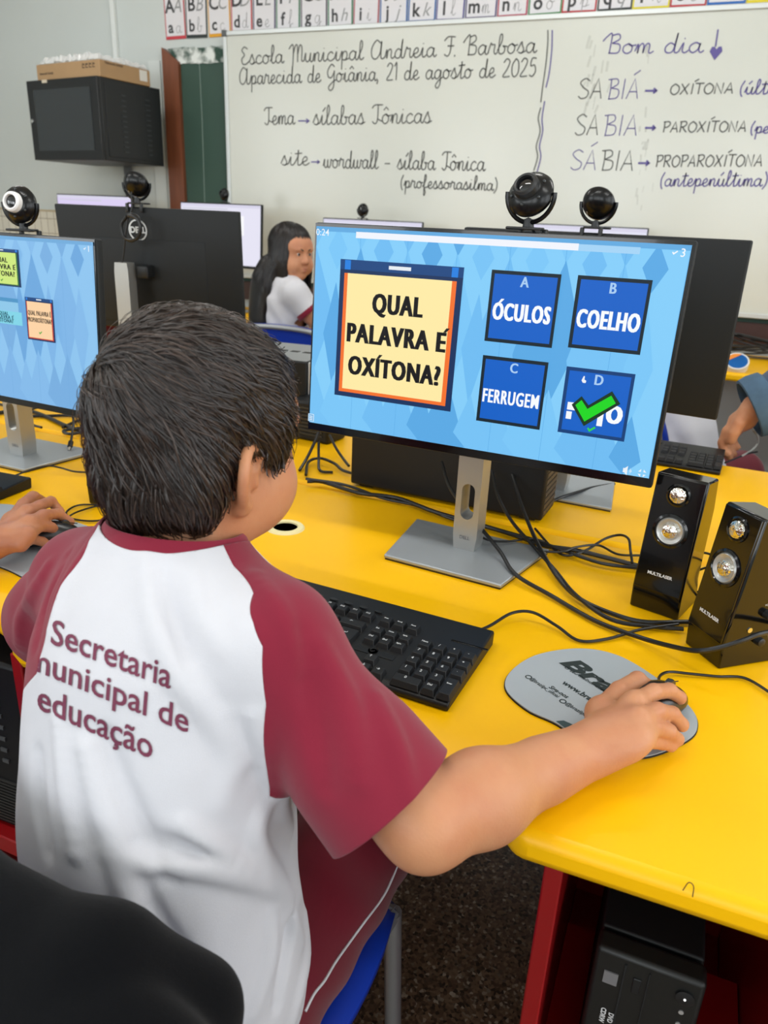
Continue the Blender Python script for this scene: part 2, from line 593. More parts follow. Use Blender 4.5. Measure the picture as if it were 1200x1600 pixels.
HP = {
 'S': (1.0, [[(.85, 1.75), (.5, 2), (.12, 1.6), (.4, 1.1), (.8, .7), (.7, .15), (.3, 0), (.05, .25)]]),
 'A': (1.05, ['L', [(.0, 0), (.5, 2), (.85, 0)], [(.18, .7), (.75, .7)]]),
 'B': (.95, [[(.15, 0), (.2, 1.0), (.18, 2)], [(-.05, 1.95), (.6, 2.0), (.7, 1.5), (.25, 1.1)], [(.25, 1.1), (.8, .9), (.75, .15), (.1, 0)]]),
 'I': (.5, ['L', [(.2, 0), (.25, 2)]]),
 'O': (1.15, [[(.5, 2), (.1, 1.4), (.1, .5), (.5, 0), (.92, .5), (.95, 1.4), (.5, 2)]]),
 'X': (1.05, ['L', [(.05, 2), (.85, 0)], [(.85, 2), (.0, 0)]]),
 'T': (1.0, ['L', [(0, 2), (.95, 2)], [(.48, 2), (.45, 0)]]),
 'N': (1.1, ['L', [(.05, 0), (.1, 2), (.8, 0), (.85, 2)]]),
 'P': (.95, [[(.12, 0), (.15, 1.0), (.12, 2)], [(-.02, 1.95), (.65, 2), (.8, 1.5), (.5, 1.0), (.15, .95)]]),
 'R': (1.05, [[(.12, 0), (.15, 1.0), (.12, 2)], [(-.02, 1.95), (.65, 2), (.8, 1.5), (.5, 1.05), (.15, 1.0)], [(.35, 1.0), (.6, .5), (.9, 0)]]),
}
ACC = {'í': ('i', 'ac'), 'ú': ('u', 'ac'), 'â': ('a', 'ci'), 'ô': ('o', 'ci'), 'Á': ('A', 'AC'), 'Í': ('I', 'AC')}


def hand_strokes(txt, table):
    x, out = 0., []
    for ch in txt:
        base, acc = ACC.get(ch, (ch, None))
        adv, st = table.get(base) or HW[base]
        straight = bool(st) and st[0] == 'L'
        for s in st[1:] if straight else st:
            if base == 'i' and acc and s[0][1] > 1.2:
                continue
            pts = [(x+a, b, 0) for a, b in s]
            out.append(pts if straight or len(pts) < 3 else spline(pts, 5))
        if acc == 'ac':
            out.append([(x+.3, 1.4, 0), (x+.62, 1.85, 0)])
        if acc == 'AC':
            out.append([(x+.35, 2.35, 0), (x+.8, 2.8, 0)])
        if acc == 'ci':
            out.append([(x+.2, 1.4, 0), (x+.45, 1.72, 0), (x+.7, 1.4, 0)])
        x += adv
    return out, x


def ribbon(mb, pts, w, y, mi=0):
    """a flat marker stroke in the XZ plane"""
    P = [Vector((p[0], p[1])) for p in pts]
    L, Rr = [], []
    for i, p in enumerate(P):
        t = P[min(i+1, len(P)-1)] - P[max(i-1, 0)]
        if t.length < 1e-7:
            t = Vector((1, 0))
        t.normalize()
        n = Vector((-t.y, t.x))*w/2
        L.append((p.x+n.x, y, p.y+n.y))
        Rr.append((p.x-n.x, y, p.y-n.y))
    k = len(P)
    mb.add(L+Rr, [(i, k+i, k+i+1, i+1) for i in range(k-1)], mi)


YB = YW-.045-.017          # just in front of the board panel


def on_board(px, py):
    p = plane_y(px, py, YB)
    return p.x, p.z


ink_k, ink_p, sm = [], [], MB()


def write(mb, txt, a, b, xh, table=HW, w=.0056):
    """txt along the board from pixel a to pixel b (base line ends), small letters xh pixels high"""
    (x0, z0), (x1, z1) = on_board(*a), on_board(*b)
    st, adv = hand_strokes(txt, table)
    sx = (x1-x0)/adv
    q = on_board(a[0], a[1]-xh)
    sy = q[1]-z0
    mb.append(MB())
    for s in st:
        ribbon(mb[-1], [(x0+p[0]*sx, z0+(z1-z0)*p[0]/adv+p[1]*sy) for p in s], w, -.018)


write(ink_k, 'Escola Municipal Andreia F Barbosa', (376, 101), (838, 82), 13.5)
write(ink_k, 'Aparecida de Goiânia, 21 de agosto de 2025', (374, 132), (838, 119), 13)
write(ink_k, 'Tema', (413, 195), (461, 194), 13.5)
write(ink_p, '>', (463, 195), (488, 195), 11, w=.006)
write(ink_k, 'sílabas Tônicas', (489, 195), (674, 192), 14.5)
write(ink_k, 'site', (439, 258), (483, 258), 13)
write(ink_p, '>', (484, 258), (503, 258), 9, w=.006)
write(ink_k, 'wordwall - sílaba Tônica', (505, 262), (758, 267), 13.5)
write(ink_k, '(professorasilma)', (625, 293), (778, 298), 10.5)
write(ink_p, 'Bom dia', (944, 84), (1098, 82), 15, w=.005)
write(ink_k, 'SA', (902, 154), (943, 154), 15.5, HP, w=.005)
write(ink_p, 'BIÁ', (948, 155), (1000, 154), 15.5, HP, w=.004)
write(ink_k, 'SA', (897, 211), (937, 211), 16, HP, w=.005)
write(ink_p, 'BIA', (942, 212), (998, 212), 16, HP, w=.004)
write(ink_p, 'SÁ', (890, 265), (934, 266), 15.5, HP, w=.004)
write(ink_k, 'BIA', (938, 266), (992, 267), 15.5, HP, w=.005)
for a, b in (((1004, 149), (1030, 149)), ((1004, 207), (1027, 207)), ((993, 262), (1018, 262))):
    write(ink_p, '>', a, b, 13, w=.008)
write(ink_k, 'OXÍTONA', (1046, 148), (1147, 146), 8.3, HP, w=.0052)
write(ink_p, '(última)', (1154, 147), (1252, 147), 11, w=.005)
write(ink_k, 'PAROXÍTONA', (1035, 207), (1167, 206), 8.3, HP, w=.0052)
write(ink_p, '(penúltima)', (1171, 208), (1290, 208), 10, w=.005)
write(ink_k, 'PROPAROXÍTONA', (1024, 261), (1192, 260), 9, HP, w=.0052)
write(ink_p, '(antepenúltima)', (1030, 291), (1199, 291), 11.5, w=.005)


def stroke(mb, pts, w):
    if mb is not sm:
        mb.append(MB())
    ribbon(mb if mb is sm else mb[-1], [on_board(*p) for p in pts], w, -.0168 if mb is sm else -.018)


stroke(ink_p, [(1122, 46), (1120, 60), (1118, 73)], .006)
hx, hz = on_board(1118.5, 82)
heart = [(.0, -.03), (-.026, .004), (-.02, .022), (-.008, .022), (0, .012), (.008, .022), (.02, .022), (.026, .004)]
ink_p.append(MB())
ink_p[-1].add([(hx+x*.95, -.018, hz+z*.95) for x, z in heart], [tuple(range(8))])
for mb, pts in ((ink_k, [(856, 47), (856, 66), (853, 100), (848, 135), (845, 160)]), (ink_p, [(863, 47), (862, 80), (858, 115), (853, 137)]),
                (ink_k, [(845, 168), (841, 185), (844, 205), (838, 228), (840, 245), (834, 267)]), (ink_p, [(851, 158), (847, 185), (848, 205), (843, 228), (845, 245), (839, 270)])):
    stroke(mb, [p[:2] for p in spline([(a, b, 0) for a, b in pts], 6)], .0055)
for x, y in ((834, 275), (838, 283), (841, 276), (835, 285)):
    stroke(ink_k, [(x-2, y+3), (x+2, y-3)], .004)
for q_ in ink_k:
    q_.build('handwriting', mat('black_marker', '#5d5f5c', .5), wb)
for q_ in ink_p:
    q_.build('handwriting', mat('purple_marker', '#5a4f93', .5), wb)
rnd = random.Random(3)
for k in range(34):
    y = rnd.uniform(60, 330)
    x = 1012-(y-60)*.035+rnd.gauss(0, 5)
    if y < 190 and rnd.random() < .75:
        continue
    stroke(sm, [(x, y), (x-rnd.uniform(0, 3), y+rnd.uniform(5, 18))], rnd.uniform(.003, .009))
for k in range(18):
    x, y = rnd.uniform(915, 960), rnd.uniform(55, 170)
    stroke(sm, [(x, y), (x-rnd.uniform(2, 6), y+rnd.uniform(10, 22))], rnd.uniform(.004, .012))
sm.build('eraser_smudge', mat('smudge', '#8b8f8a', .6, alpha=.13), wb)

# ---------------------------------------------------------------- alphabet cards above the board
cards = 'ABCDEFGHIJKLMNOPQRSTU'
edges = [258, 291, 325, 361, 395, 431, 469, 511, 551, 592, 636, 680, 725, 775, 823, 876, 931, 986, 1045, 1103, 1164, 1226]
bord = ['#c23a45', '#27302f', '#e0a01e', '#c8323c', '#574a72', '#3d7d58', '#5a4a5e', '#2f7d55', '#b04a58', '#2d62a8', '#2c5fa8', '#5a5096', '#5b4c7e', '#b83a58', '#3f8a4c', '#c02f38', '#2b3330', '#e2d224', '#c02f3c', '#2a68b5', '#e4d02a']
cname = {'#c23a45': 'red', '#27302f': 'black', '#e0a01e': 'amber', '#c8323c': 'red', '#574a72': 'purple', '#3d7d58': 'green', '#5a4a5e': 'dark purple', '#2f7d55': 'green', '#b04a58': 'rose', '#2d62a8': 'blue', '#2c5fa8': 'blue', '#5a5096': 'violet', '#5b4c7e': 'purple', '#b83a58': 'pink', '#3f8a4c': 'green', '#c02f38': 'red', '#2b3330': 'black', '#e2d224': 'yellow', '#c02f3c': 'red', '#2a68b5': 'blue', '#e4d02a': 'yellow'}
m_card = mat('card_white', '#dcdadd', .6)
m_ltr = mat('card_black', '#3a3a3c', .6)
m_ltg = mat('card_grey', '#8f9091', .6)
for i, ch in enumerate(cards):
    yb = (62, 60, 58, 54, 53, 50.5, 47.5, 45.5, 43.5, 41, 38, 36, 33, 30, 27.5, 24, 20.5, 18, 15, 11, 7)[i]
    p, q = plane_y(edges[i]+1, yb, YW-.006), plane_y(edges[i+1]-1, yb, YW-.006)
    w = q.x-p.x
    tilt = (-.02, .01, -.015, .0, .012, 0, -.01)[i % 7]
    t = thing('alphabet_card', 'white alphabet card with letter %s and %s border on wall above board' % (ch, cname[bord[i]]), 'card', ((p.x+q.x)/2, YW-.003-.0015*(i % 2), p.z+.105), 0, 'alphabet cards')
    t.rotation_euler = (0, tilt, 0)
    MB().box((0, 0, 0), (w, .002, .21)).build('border', mat('card_border_'+bord[i][1:], bord[i], .6), t)
    MB().box((0, -.001, .003), (w-.012, .0018, .185)).build('sheet', m_card, t)
    b = MB()
    lo = ch.lower()
    b.text(ch, .088, Tm(-w*.22, -.0022, .047) @ UP, 0, bold=.002)
    b.text(lo, .078, Tm(-w*.22, -.0022, -.05) @ UP, 0, bold=.002)
    b.text(ch, .095, Tm(w*.2, -.0022, .047) @ UP, 1, slant=.3, wx=.9)
    if lo in HW:
        st, adv = hand_strokes(lo, HW)
        for s in st:
            ribbon(b, [(w*.03+a*.034*1.1/max(1, adv), -.077+c*.034) for a, c, _ in s], .003, -.0022, 1)
    else:
        b.text(lo, .08, Tm(w*.2, -.0022, -.05) @ UP, 1, slant=.3)
    b.build('letter', [m_ltr, m_ltg], t)
# ================================================================ desks
m_yel = mat('yellow_laminate', '#f9bc00', .36, spec=.28, var=.035, vscale=3., bump=.02, bscale=300)
m_red = mat('red_panel', '#920d12', .3, spec=.5)
m_under = mat('underside_board', '#5a4a20', .8)


def worktop(name, label, outline, panels, loc=(0, 0, 0), lip=.034):
    t = thing(name, label, 'desk', loc)
    b = MB()
    b.prism(outline, ZD-lip, ZD)
    b.build('top', m_yel, t, bevel=.011)
    for p in panels:
        MB().box(p[0], p[1]).build('side_panel', m_red, t, bevel=.002)
    return t


out = [(1.5, .545), (.5, .54), (-.07, .533)]
for k in range(1, 24):                     # scalloped front: a cut-out at every seat
    a = k/24
    out.append((-.07-.585*a, .533+.03*a+.075*math.sin(PI*a)**.6))
out += [(-.655, .566), (-.70, .566), (-.722, .576), (-.745, .60)]
for k in range(1, 20):
    a = k/20
    out.append((-.745-.6*a, .60+.05*math.sin(PI*a)))
out += [(-1.36, .58), (-2.6, .60), (-2.6, 1.31), (-1.5, 1.303), (1.5, 1.195)]


def seam_y(x):
    return 1.245-.036*x


near = worktop('computer_desk', 'yellow desk with scalloped front edge and red side panels where the boy works', out[::-1],
               [((-.036, .855, .343), (.018, .58, .682)), ((.232, .86, .343), (.018, .58, .682)), ((.098, 1.14, .343), (.25, .016, .682)),
                ((-.737, .87, .343), (.018, .56, .682)), ((-1.02, .87, .343), (.018, .52, .682)), ((-.88, 1.14, .343), (.265, .016, .682)),
                ((.098, .86, .06), (.25, .56, .018)), ((-.88, .87, .315), (.265, .54, .03)), ((1.3, .86, .343), (.018, .56, .682)), ((-2.4, .9, .343), (.018, .5, .682))])
far = [(1.5, 1.202), (1.5, 1.83), (-2.6, 1.985), (-2.6, 1.317), (-1.5, 1.308)]
fdesk = worktop('computer_desk', 'yellow desk backing onto the boy\'s desk, carrying monitors seen from behind', far,
                [((-.4, 1.58, .343), (.018, .5, .682)), ((.45, 1.55, .343), (.018, .5, .682)), ((-1.15, 1.6, .343), (.018, .5, .682)), ((-2.4, 1.64, .343), (.018, .5, .682)), ((1.3, 1.5, .343), (.018, .5, .682))])
wdesk = worktop('computer_desk', 'yellow desk running along the wall below the whiteboard', [(-4.2, 3.28), (1.5, 3.28), (1.5, 3.87), (-4.2, 3.87)],
                [((-.65, 3.58, .343), (.018, .5, .682)), ((.6, 3.58, .343), (.018, .5, .682)), ((-2.1, 3.58, .343), (.018, .5, .682)), ((-3.3, 3.58, .343), (.018, .5, .682)), ((-4.1, 3.58, .343), (.018, .5, .682))])
c_ = plane_y(1077, 1386, .531)
MB().tube(spline([(c_.x-.004, .5315, c_.z-.006), (c_.x-.001, .5325, c_.z+.003), (c_.x+.003, .531, c_.z+.002), (c_.x+.004, .530, c_.z-.008)], 5), .0005, 6).build('edge_chip', m_under, near)
# cable grommet in the desk top
g = desk(446, 825)
t = thing('cable_grommet', 'cream plastic cable ring set in the yellow desk by the boy\'s chin', 'grommet', (g.x, g.y, ZD))
m_cream = mat('cream_plastic', '#e3d9a4', .5)
MB().lathe([(.021, -.0), (.0215, .0035), (.024, .0045), (.031, .0035), (.0335, .0005), (.0335, 0)], 36, ring=True).build('ring', m_cream, t)
MB().lathe([(0, .0006), (.0215, .0006)], 30).build('hole', mat('dark_hole', '#1a140a', .9), t)

# ================================================================ monitors
m_blk = mat('black_plastic', '#17191b', .42, bump=.05, bscale=900)
m_blk2 = mat('black_back_shell', '#191c1e', .55, spec=.3, bump=.04, bscale=900)
m_gloss = mat('glossy_black', '#08090a', .14, spec=.4, coat=.25)
m_silver = mat('silver_stand', '#b5b6b4', .38, .75)
m_base = mat('base_silver', '#a5abb0', .42, .55)
m_lite = mat('logo_silver', '#d8dadb', .3, .7)
m_scr = mat('screen_blue', '#79c4f7', emit=1.)
SC = {}


def scr(col, k=1.):
    if col not in SC:
        SC[col] = mat('screen_'+col[1:], col, .4, emit=k)
    return SC[col]


SW, SH = .527, .2965


ACCENT = {'PALAVRA É': (('PALAVRA E', 0),), 'OXÍTONA?': (('OXITONA?', 0),), 'ÓCULOS': (('OCULOS', 0),), 'PROPAROXÍTONA?': (('PROPAROXITONA?', 0),)}
MARKS = {'PALAVRA É': ((2.72, 0),), 'OXÍTONA?': ((-.98, 0),), 'ÓCULOS': ((-1.75, 0),), 'PROPAROXÍTONA?': ((.4, 0),)}


class Screen:
    """flat picture elements lying on the lit panel, u right and v down"""
    def __init__(s, y0):
        s.b, s.cols, s.y0, s.n = MB(), [], y0, 0

    def mi(s, col):
        if col not in s.cols:
            s.cols.append(col)
        return s.cols.index(col)

    def pt(s, u, v):
        return ((u-.5)*SW, s.y0-.00025*s.n, (.5-v)*SH)

    def poly(s, pts, col, step=True):
        if step:
            s.n += 1
        s.b.add([s.pt(*p) for p in pts], [tuple(range(len(pts)))[::-1]], s.mi(col))

    def rect(s, u0, v0, u1, v1, col, step=True):
        s.poly([(u0, v0), (u1, v0), (u1, v1), (u0, v1)], col, step)

    def text(s, body, u, v, h, col, bold=0., wx=1., slant=0., align='CENTER', fit=0.):
        s.n += 1
        x, y, z = s.pt(u, v)
        k = h*SH/.72
        sp = 1.16 if bold > .0003 else 1.
        if fit:                                    # fit the line to a width given as a share of the panel
            vs = text_mesh(ACCENT.get(body, ((body, 0),))[0][0], bold*.3/k, align, sp, 0)[0]
            wx = (fit*SW-1.6*bold)/((max(q[0] for q in vs)-min(q[0] for q in vs))*k)
        for i in (-1, 0, 1) if bold > .0003 else (0,):
            for ch, dz in ACCENT.get(body, ((body, 0),)):
                s.b.text(ch, k, Tm(x+i*bold*.8, y, z+dz*k) @ UP, s.mi(col), bold=bold*.3, wx=wx, slant=slant, align=align, sp=sp)
        if body in MARKS:
            for cx_, col2 in MARKS[body]:
                cx2 = cx_*k*wx
                s.b.add([(x+cx2-.05*k, y, z+.40*k), (x+cx2+.06*k, y, z+.40*k), (x+cx2+.20*k, y, z+.56*k), (x+cx2+.06*k, y, z+.56*k)], [(3, 2, 1, 0)], s.mi(col))


def harlequin(s, c0, tones):
    s.rect(0, 0, 1, 1, c0)
    s.n += 1
    rnd = random.Random(11)
    for row, (vc, hv, hw, off) in enumerate(((.0, .10, .028, 0), (.1, .1, .03, .07), (.42, .33, .065, 0), (.52, .26, .035, .07), (1.0, .34, .075, 0), (.93, .2, .04, .075))):
        for k in range(8):
            u = off+k*.143+.0
            a, b2, c2, d2 = (u, max(0, vc-hv)), (min(1, u+hw), min(max(vc, 0), 1)), (u, min(1, vc+hv)), (max(0, u-hw), min(max(vc, 0), 1))
            if u > .999:
                continue
            s.poly([a, b2, c2, d2], tones[(row+k) % len(tones)], step=(k == 0))
    for k in range(1, 8):
        s.rect(k*.143-.002, 0, k*.143-.001, 1, tones[-1], step=(k == 1))


def card_screen(s, u0, v0, u1, v1, lines, th, body, rim, bold, wx):
    s.rect(u0, v0, u1, v1, '#12305c')
    s.rect(u0+.0, v0, u1, v0+(v1-v0)*.07, '#16457f')
    s.rect(u0+(u1-u0)*.04, v0+.003, u0+(u1-u0)*.09, v0+(v1-v0)*.07, '#1f7fe0')
    s.rect(u1-(u1-u0)*.09, v0+.003, u1-(u1-u0)*.04, v0+(v1-v0)*.07, '#1f7fe0', False)
    s.rect((u0+u1)/2-(u1-u0)*.09, v0+(v1-v0)*.025, (u0+u1)/2+(u1-u0)*.09, v0+(v1-v0)*.05, '#e6ecf2', False)
    a0, a1, b0, b1 = u0+(u1-u0)*.04, u1-(u1-u0)*.045, v0+(v1-v0)*.095, v1-(v1-v0)*.035
    s.rect(a0, b0, a1, b1, rim)
    s.rect(a0+(u1-u0)*.03, b0, a1-(u1-u0)*.035, b1-(v1-v0)*.025, body)
    for txt, u, v, fit in lines:
        s.text(txt, u, v, th, '#1b1a1c', bold, wx, fit=fit)


def tick(s, u, v, k, fill, edge=None):
    def arm(pts, col):
        s.poly([(u+a*k*SH/SW, v+b*k) for a, b in pts], col)
    shape = [(-.62, -.1), (-.42, -.32), (-.16, -.02), (.62, -.62), (.82, -.36), (-.2, .46)]
    if edge:
        big = [(-.76, -.1), (-.44, -.46), (-.14, -.16), (.62, -.78), (.98, -.36), (-.2, .64)]
        # concave outlines are filled as two convex pieces each
        arm([big[0], big[1], big[2], big[5]], edge)
        arm([big[2], big[3], big[4], big[5]], edge)
    arm([shape[0], shape[1], shape[2], shape[5]], fill)
    arm([shape[2], shape[3], shape[4], shape[5]], fill)


def screen_quiz(s):
    harlequin(s, '#84cdf9', ['#76c2f5', '#7ac6f7', '#6fbcf2', '#5aa9e4'])
    s.rect(0, 0, 1, .022, '#62aae0')
    s.rect(.127, .017, .741, .046, '#f0f3fb')
    s.rect(.741, .019, .887, .047, '#a4d3f5', False)
    s.text('0:24', .021, .029, .032, '#eef4fb', .0002)
    s.text('3', .984, .033, .034, '#f4f8fd', .0003)
    tick(s, .965, .034, .016, '#f4f8fd')
    card_screen(s, .084, .148, .452, .829, [('QUAL', .268, .352, .155), ('PALAVRA É', .268, .505, .305), ('OXÍTONA?', .27, .668, .288)], .095, '#fdeaa6', '#f4722b', .002, .64)
    for u0, v0, u1, v1, ltr, w, h, wx, c in ((.529, .149, .71, .47, 'A', 'ÓCULOS', .078, .60, '#12242f'), (.751, .147, .928, .459, 'B', 'COELHO', .08, .60, '#12242f'),
                                            (.531, .535, .708, .85, 'C', 'FERRUGEM', .066, .56, '#12242f'), (.756, .542, .926, .845, 'D', 'SAVIÃO', .08, .73, '#0c3d76')):
        s.rect(u0, v0, u1, v1, c)
        s.rect(u0+.009, v0+.016, u1-.008, v1-.016, '#0b60c6')
        s.text(ltr, (u0+u1)/2, v0+.047, .046, '#a9cdf2', .0006, .85)
        if ltr != 'D':
            s.text(w, (u0+u1)/2, v0+(.185 if ltr != 'C' else .19), h, '#f7fafd', .0014 if ltr != 'C' else .0008, wx, fit=.154)
        else:
            for x0, x1 in ((.772, .797), (.803, .822)):
                s.rect(x0, .70, x1, .735, '#f4f7fb')
            s.rect(.772, .742, .786, .777, '#f4f7fb')
            s.text('O', .892, .735, .08, '#f7fafd', .0021, .73)
            s.rect(.852, .72, .866, .79, '#f4f7fb')
    tick(s, .835, .722, .122, '#17d51c', '#10331a')
    tick(s, .84, .81, .026, '#2fd04a')
    s.poly([(.803, .575), (.806, .575), (.806, .59), (.811, .595), (.81, .605), (.803, .605), (.799, .595)], '#eef2f6')
    s.rect(.007, .945, .027, .985, '#d9ecfa')
    s.rect(.009, .948, .025, .982, '#6fb2e2')
    for k in range(3):
        s.rect(.0115, .955+k*.009, .0225, .959+k*.009, '#eef6fc', k == 0)
    s.poly([(.936, .96), (.940, .96), (.947, .948), (.947, .992), (.940, .98), (.936, .98)], '#e8f1f9')
    for r in (.006, .011):
        s.poly([(.949+r*.3, .97-r*1.5), (.949+r*.6+.002, .97), (.949+r*.3, .97+r*1.5), (.949+r*.6, .97)], '#e8f1f9')
    for sx, sy in ((-1, -1), (1, -1), (1, 1), (-1, 1)):
        s.poly([(.983+sx*.003, .97+sy*.005), (.983+sx*.010, .97+sy*.005), (.983+sx*.003, .97+sy*.018)], '#eaf2f9', sx*sy > 0)


def screen_cards(s):
    harlequin(s, '#8cc3ee', ['#7db4e6', '#82b9e9', '#76addf', '#6ba6dc'])
    s.rect(0, 0, 1, .02, '#6ea9d9')
    s.text('1', .985, .04, .034, '#f0f4fa', .0003)
    tick(s, .968, .04, .014, '#f0f4fa')
    card_screen(s, .475, .075, .66, .295, [('QUAL', .568, .142, .07), ('PALAVRA É', .568, .182, .145), ('OXÍTONA?', .568, .222, .135)], .030, '#cde77b', '#2f6b3a', .0006, .68)
    tick(s, .568, .262, .017, '#3b8c33')
    s.rect(.24, .075, .44, .30, '#12305c')
    s.rect(.25, .10, .43, .285, '#f3c9a0')
    s.text('QUAL PALAVRA É', .34, .16, .026, '#1b1a1c', .0003, .7, fit=.15)
    s.text('PROPAROXÍTONA?', .34, .20, .026, '#1b1a1c', .0003, .7, fit=.15)
    s.rect(.40, .365, .645, .388, '#4a93c4')
    s.rect(.40, .388, .645, .50, '#8bc6e8')
    s.rect(.475, .445, .66, .525, '#7fd3e6')
    s.text('QUAL', .568, .462, .022, '#17495c', .0004, .6, fit=.05)
    s.text('PALAVRA É', .568, .484, .022, '#17495c', .0004, .6, fit=.10)
    s.text('OXÍTONA?', .568, .506, .022, '#17495c', .0004, .6, fit=.095)
    card_screen(s, .685, .345, .82, .60, [('QUAL PALAVRA É', .7525, .437, .112), ('PROPAROXÍTONA?', .7525, .478, .116)], .028, '#fbd2a4', '#c8452f', .0004, .66)
    tick(s, .7525, .552, .02, '#3aa83a')


def screen_page(s, tint):
    s.rect(0, 0, 1, 1, tint)
    s.rect(0, 0, 1, .05, '#d9d6ea')
    s.rect(.02, .07, .6, .09, '#cfcfdd')
    s.rect(.55, .18, .8, .5, '#fbfbfd')
    s.rect(.58, .40, .70, .44, '#55b4e8')
    s.rect(.58, .25, .74, .265, '#b8bccb')
    s.rect(.58, .30, .70, .315, '#b8bccb', False)
    s.rect(.05, .2, .5, .215, '#c9cad8', False)


def ring_plate(outer, inner, d, mb, mi=0):
    """a plate standing in XZ with a hole, from y=-d/2 to y=d/2"""
    n = len(outer)
    vs = [(x, -d/2, z) for x, z in outer]+[(x, -d/2, z) for x, z in inner]+[(x, d/2, z) for x, z in outer]+[(x, d/2, z) for x, z in inner]
    fs = []
    for i in range(n):
        j = (i+1) % n
        fs += [(i, j, n+j, n+i), (2*n+j, 2*n+i, 3*n+i, 3*n+j), (j, i, 2*n+i, 2*n+j), (n+i, n+j, 3*n+j, 3*n+i)]
    mb.add(vs, fs, mi)


def monitor(label, base, byaw, centre, yaw, tilt, picture=None, tint=None, group=None, logo=True, lx=0., col_top=.055):
    t = thing('monitor', label, 'monitor', (base[0], base[1], ZD), byaw, group)
    b = MB()
    f, k, d = .0985, .122, .085
    tr = [(-f, -d), (f, -d), (k, d), (-k, d)]
    b.prism(tr, .0025, .009)
    b.build('stand_base', m_base, t, bevel=.002)
    b = MB()
    b.prism([(x*.985, y*.985) for x, y in tr], 0, .003)
    b.build('base_pad', m_blk, t)
    inv = Matrix.Rotation(-byaw, 3, 'Z')
    c = inv @ Vector((centre[0]-base[0], centre[1]-base[1], 0))
    c.z = centre[2]-ZD
    M = Tm(*c) @ Rm(yaw-byaw, 'Z') @ Rm(tilt, 'X')
    # column with the cable hole
    top = c.z+col_top
    b = MB()
    w, dd = .041, .036
    n = 12
    oz0, oz1 = .009, top
    hz0, hz1, hw = .062, .122, .022
    outer, inner = [], []
    cx = 0
    for q in range(4*n):
        a = 2*PI*(q+.5)/(4*n)
        ca, sa = math.cos(a), math.sin(a)
        m = max(abs(ca), abs(sa))
        outer.append((w/2*ca/m, (oz0+oz1)/2+(oz1-oz0)/2*sa/m))
        r = hw/2
        inner.append((hw/2*ca if abs(ca) < 1 else hw/2, (hz0+hz1)/2+((hz1-hz0)/2-r)*(1 if sa > 0 else -1)+r*sa))
    ring_plate(outer, inner, dd, b)
    b.M = Matrix.Identity(4)
    ncol = b.build('stand_column', m_silver, t, bevel=.006, bang=1.2)
    cyy = max(c.y+.055, .03) if True else 0
    ncol.location = (c.x*.2, c.y+.062, 0)
    b = MB()
    b.box((0, .035, 0), (.032, .04, .032), r=.005)
    b.M = Matrix.Identity(4)
    mt_ = b.build('mount_plate', m_blk, t)
    mt_.matrix_local = M
    b = MB()
    b.box((0, .009, 0), (.538, .016, .3165), r=.0035)
    b.box((0, .0155, -.03), (.34, .006, .22), r=.002)
    sh = b.build('back_shell', m_blk2, t)
    sh.matrix_local = M
    b = MB()
    zc = .0055
    b.quad((-.269+.002, -.0005, -.158+.002), (.269-.002, -.0005, -.158+.002), (.269-.002, -.0005, .158-.001), (-.269+.002, -.0005, .158-.001))
    fr = b.build('bezel', m_gloss if picture else m_blk, t)
    fr.matrix_local = M
    if picture:
        s = Screen(-.0009)
        picture(s) if tint is None else picture(s, tint)
        so = s.b.build('lit_screen', [scr(q) for q in s.cols], t, smooth=False)
        so.matrix_local = M @ Tm(0, 0, .0042)
    if logo:
        b = MB()
        b.lathe([(.0235, 0), (.0235, .0012), (.0272, .0012), (.0272, 0)], 40, M=Tm(lx, .0172, .102) @ Rm(-PI/2, 'X'), ring=True)
        b.text('DELL', .021, Tm(lx, .0178, .102) @ Rm(PI, 'Z') @ UP, bold=.0009)
        lo = b.build('round_logo', m_lite, t)
        lo.matrix_local = M
        b = MB()
        b.text('DELL', .008, Tm(0, 0, 0) @ UP, bold=.0002)
        lo = b.build('stand_logo', mat('faint_logo', '#85878a', .5, .5), t)
        lo.location = (ncol.location.x, ncol.location.y-dd/2-.0006, .03)
    return t


monitor('black monitor showing the quiz question and four blue answer tiles', (-.293, 1.085), -.095, (-.289, 1.044, 1.06), -.044, -.06, screen_quiz)
monitor('black monitor at the left end showing small coloured quiz cards', (-1.295, 1.135), -.03, (-1.237, 1.063, 1.017), -.067, -.06, screen_cards)
monitor('monitor seen from behind with a round silver logo and a bright metal stand', (-1.445, 1.672), PI+.137, (-1.395, 1.725, 1.072), PI+.137, -.06, screen_page, '#e9e8f6', lx=.022, col_top=.02)
monitor('plain black monitor back standing behind the quiz monitor', (-.21, 1.505), PI-.06, (-.205, 1.546, 1.062), PI-.142, -.06, screen_page, '#e9e8f6', logo=False)
wy = 3.62
monitor('far lilac-white screen peeping out behind the monitor with the round logo, under the wall cabinet', (-3.31, wy+.04), .0, (-3.315, wy, 1.132), .02, -.05, screen_page, '#dcd0f4')
monitor('far white screen below the green chalkboard, partly behind the monitor with the round logo', (-2.41, wy-.02), -.08, (-2.425, wy-.06, 1.115), -.09, -.05, screen_page, '#e6e4f4')
monitor('far white screen whose top edge shows above the left part of the quiz monitor', (-1.59, wy+.06), .0, (-1.59, wy+.02, 1.068), .02, -.05, screen_page, '#e2e2f2')
monitor('far white screen whose top edge shows between the two webcams', (-.525, wy+.06), .0, (-.545, wy+.02, 1.085), .01, -.05, screen_page, '#e4e4f4')
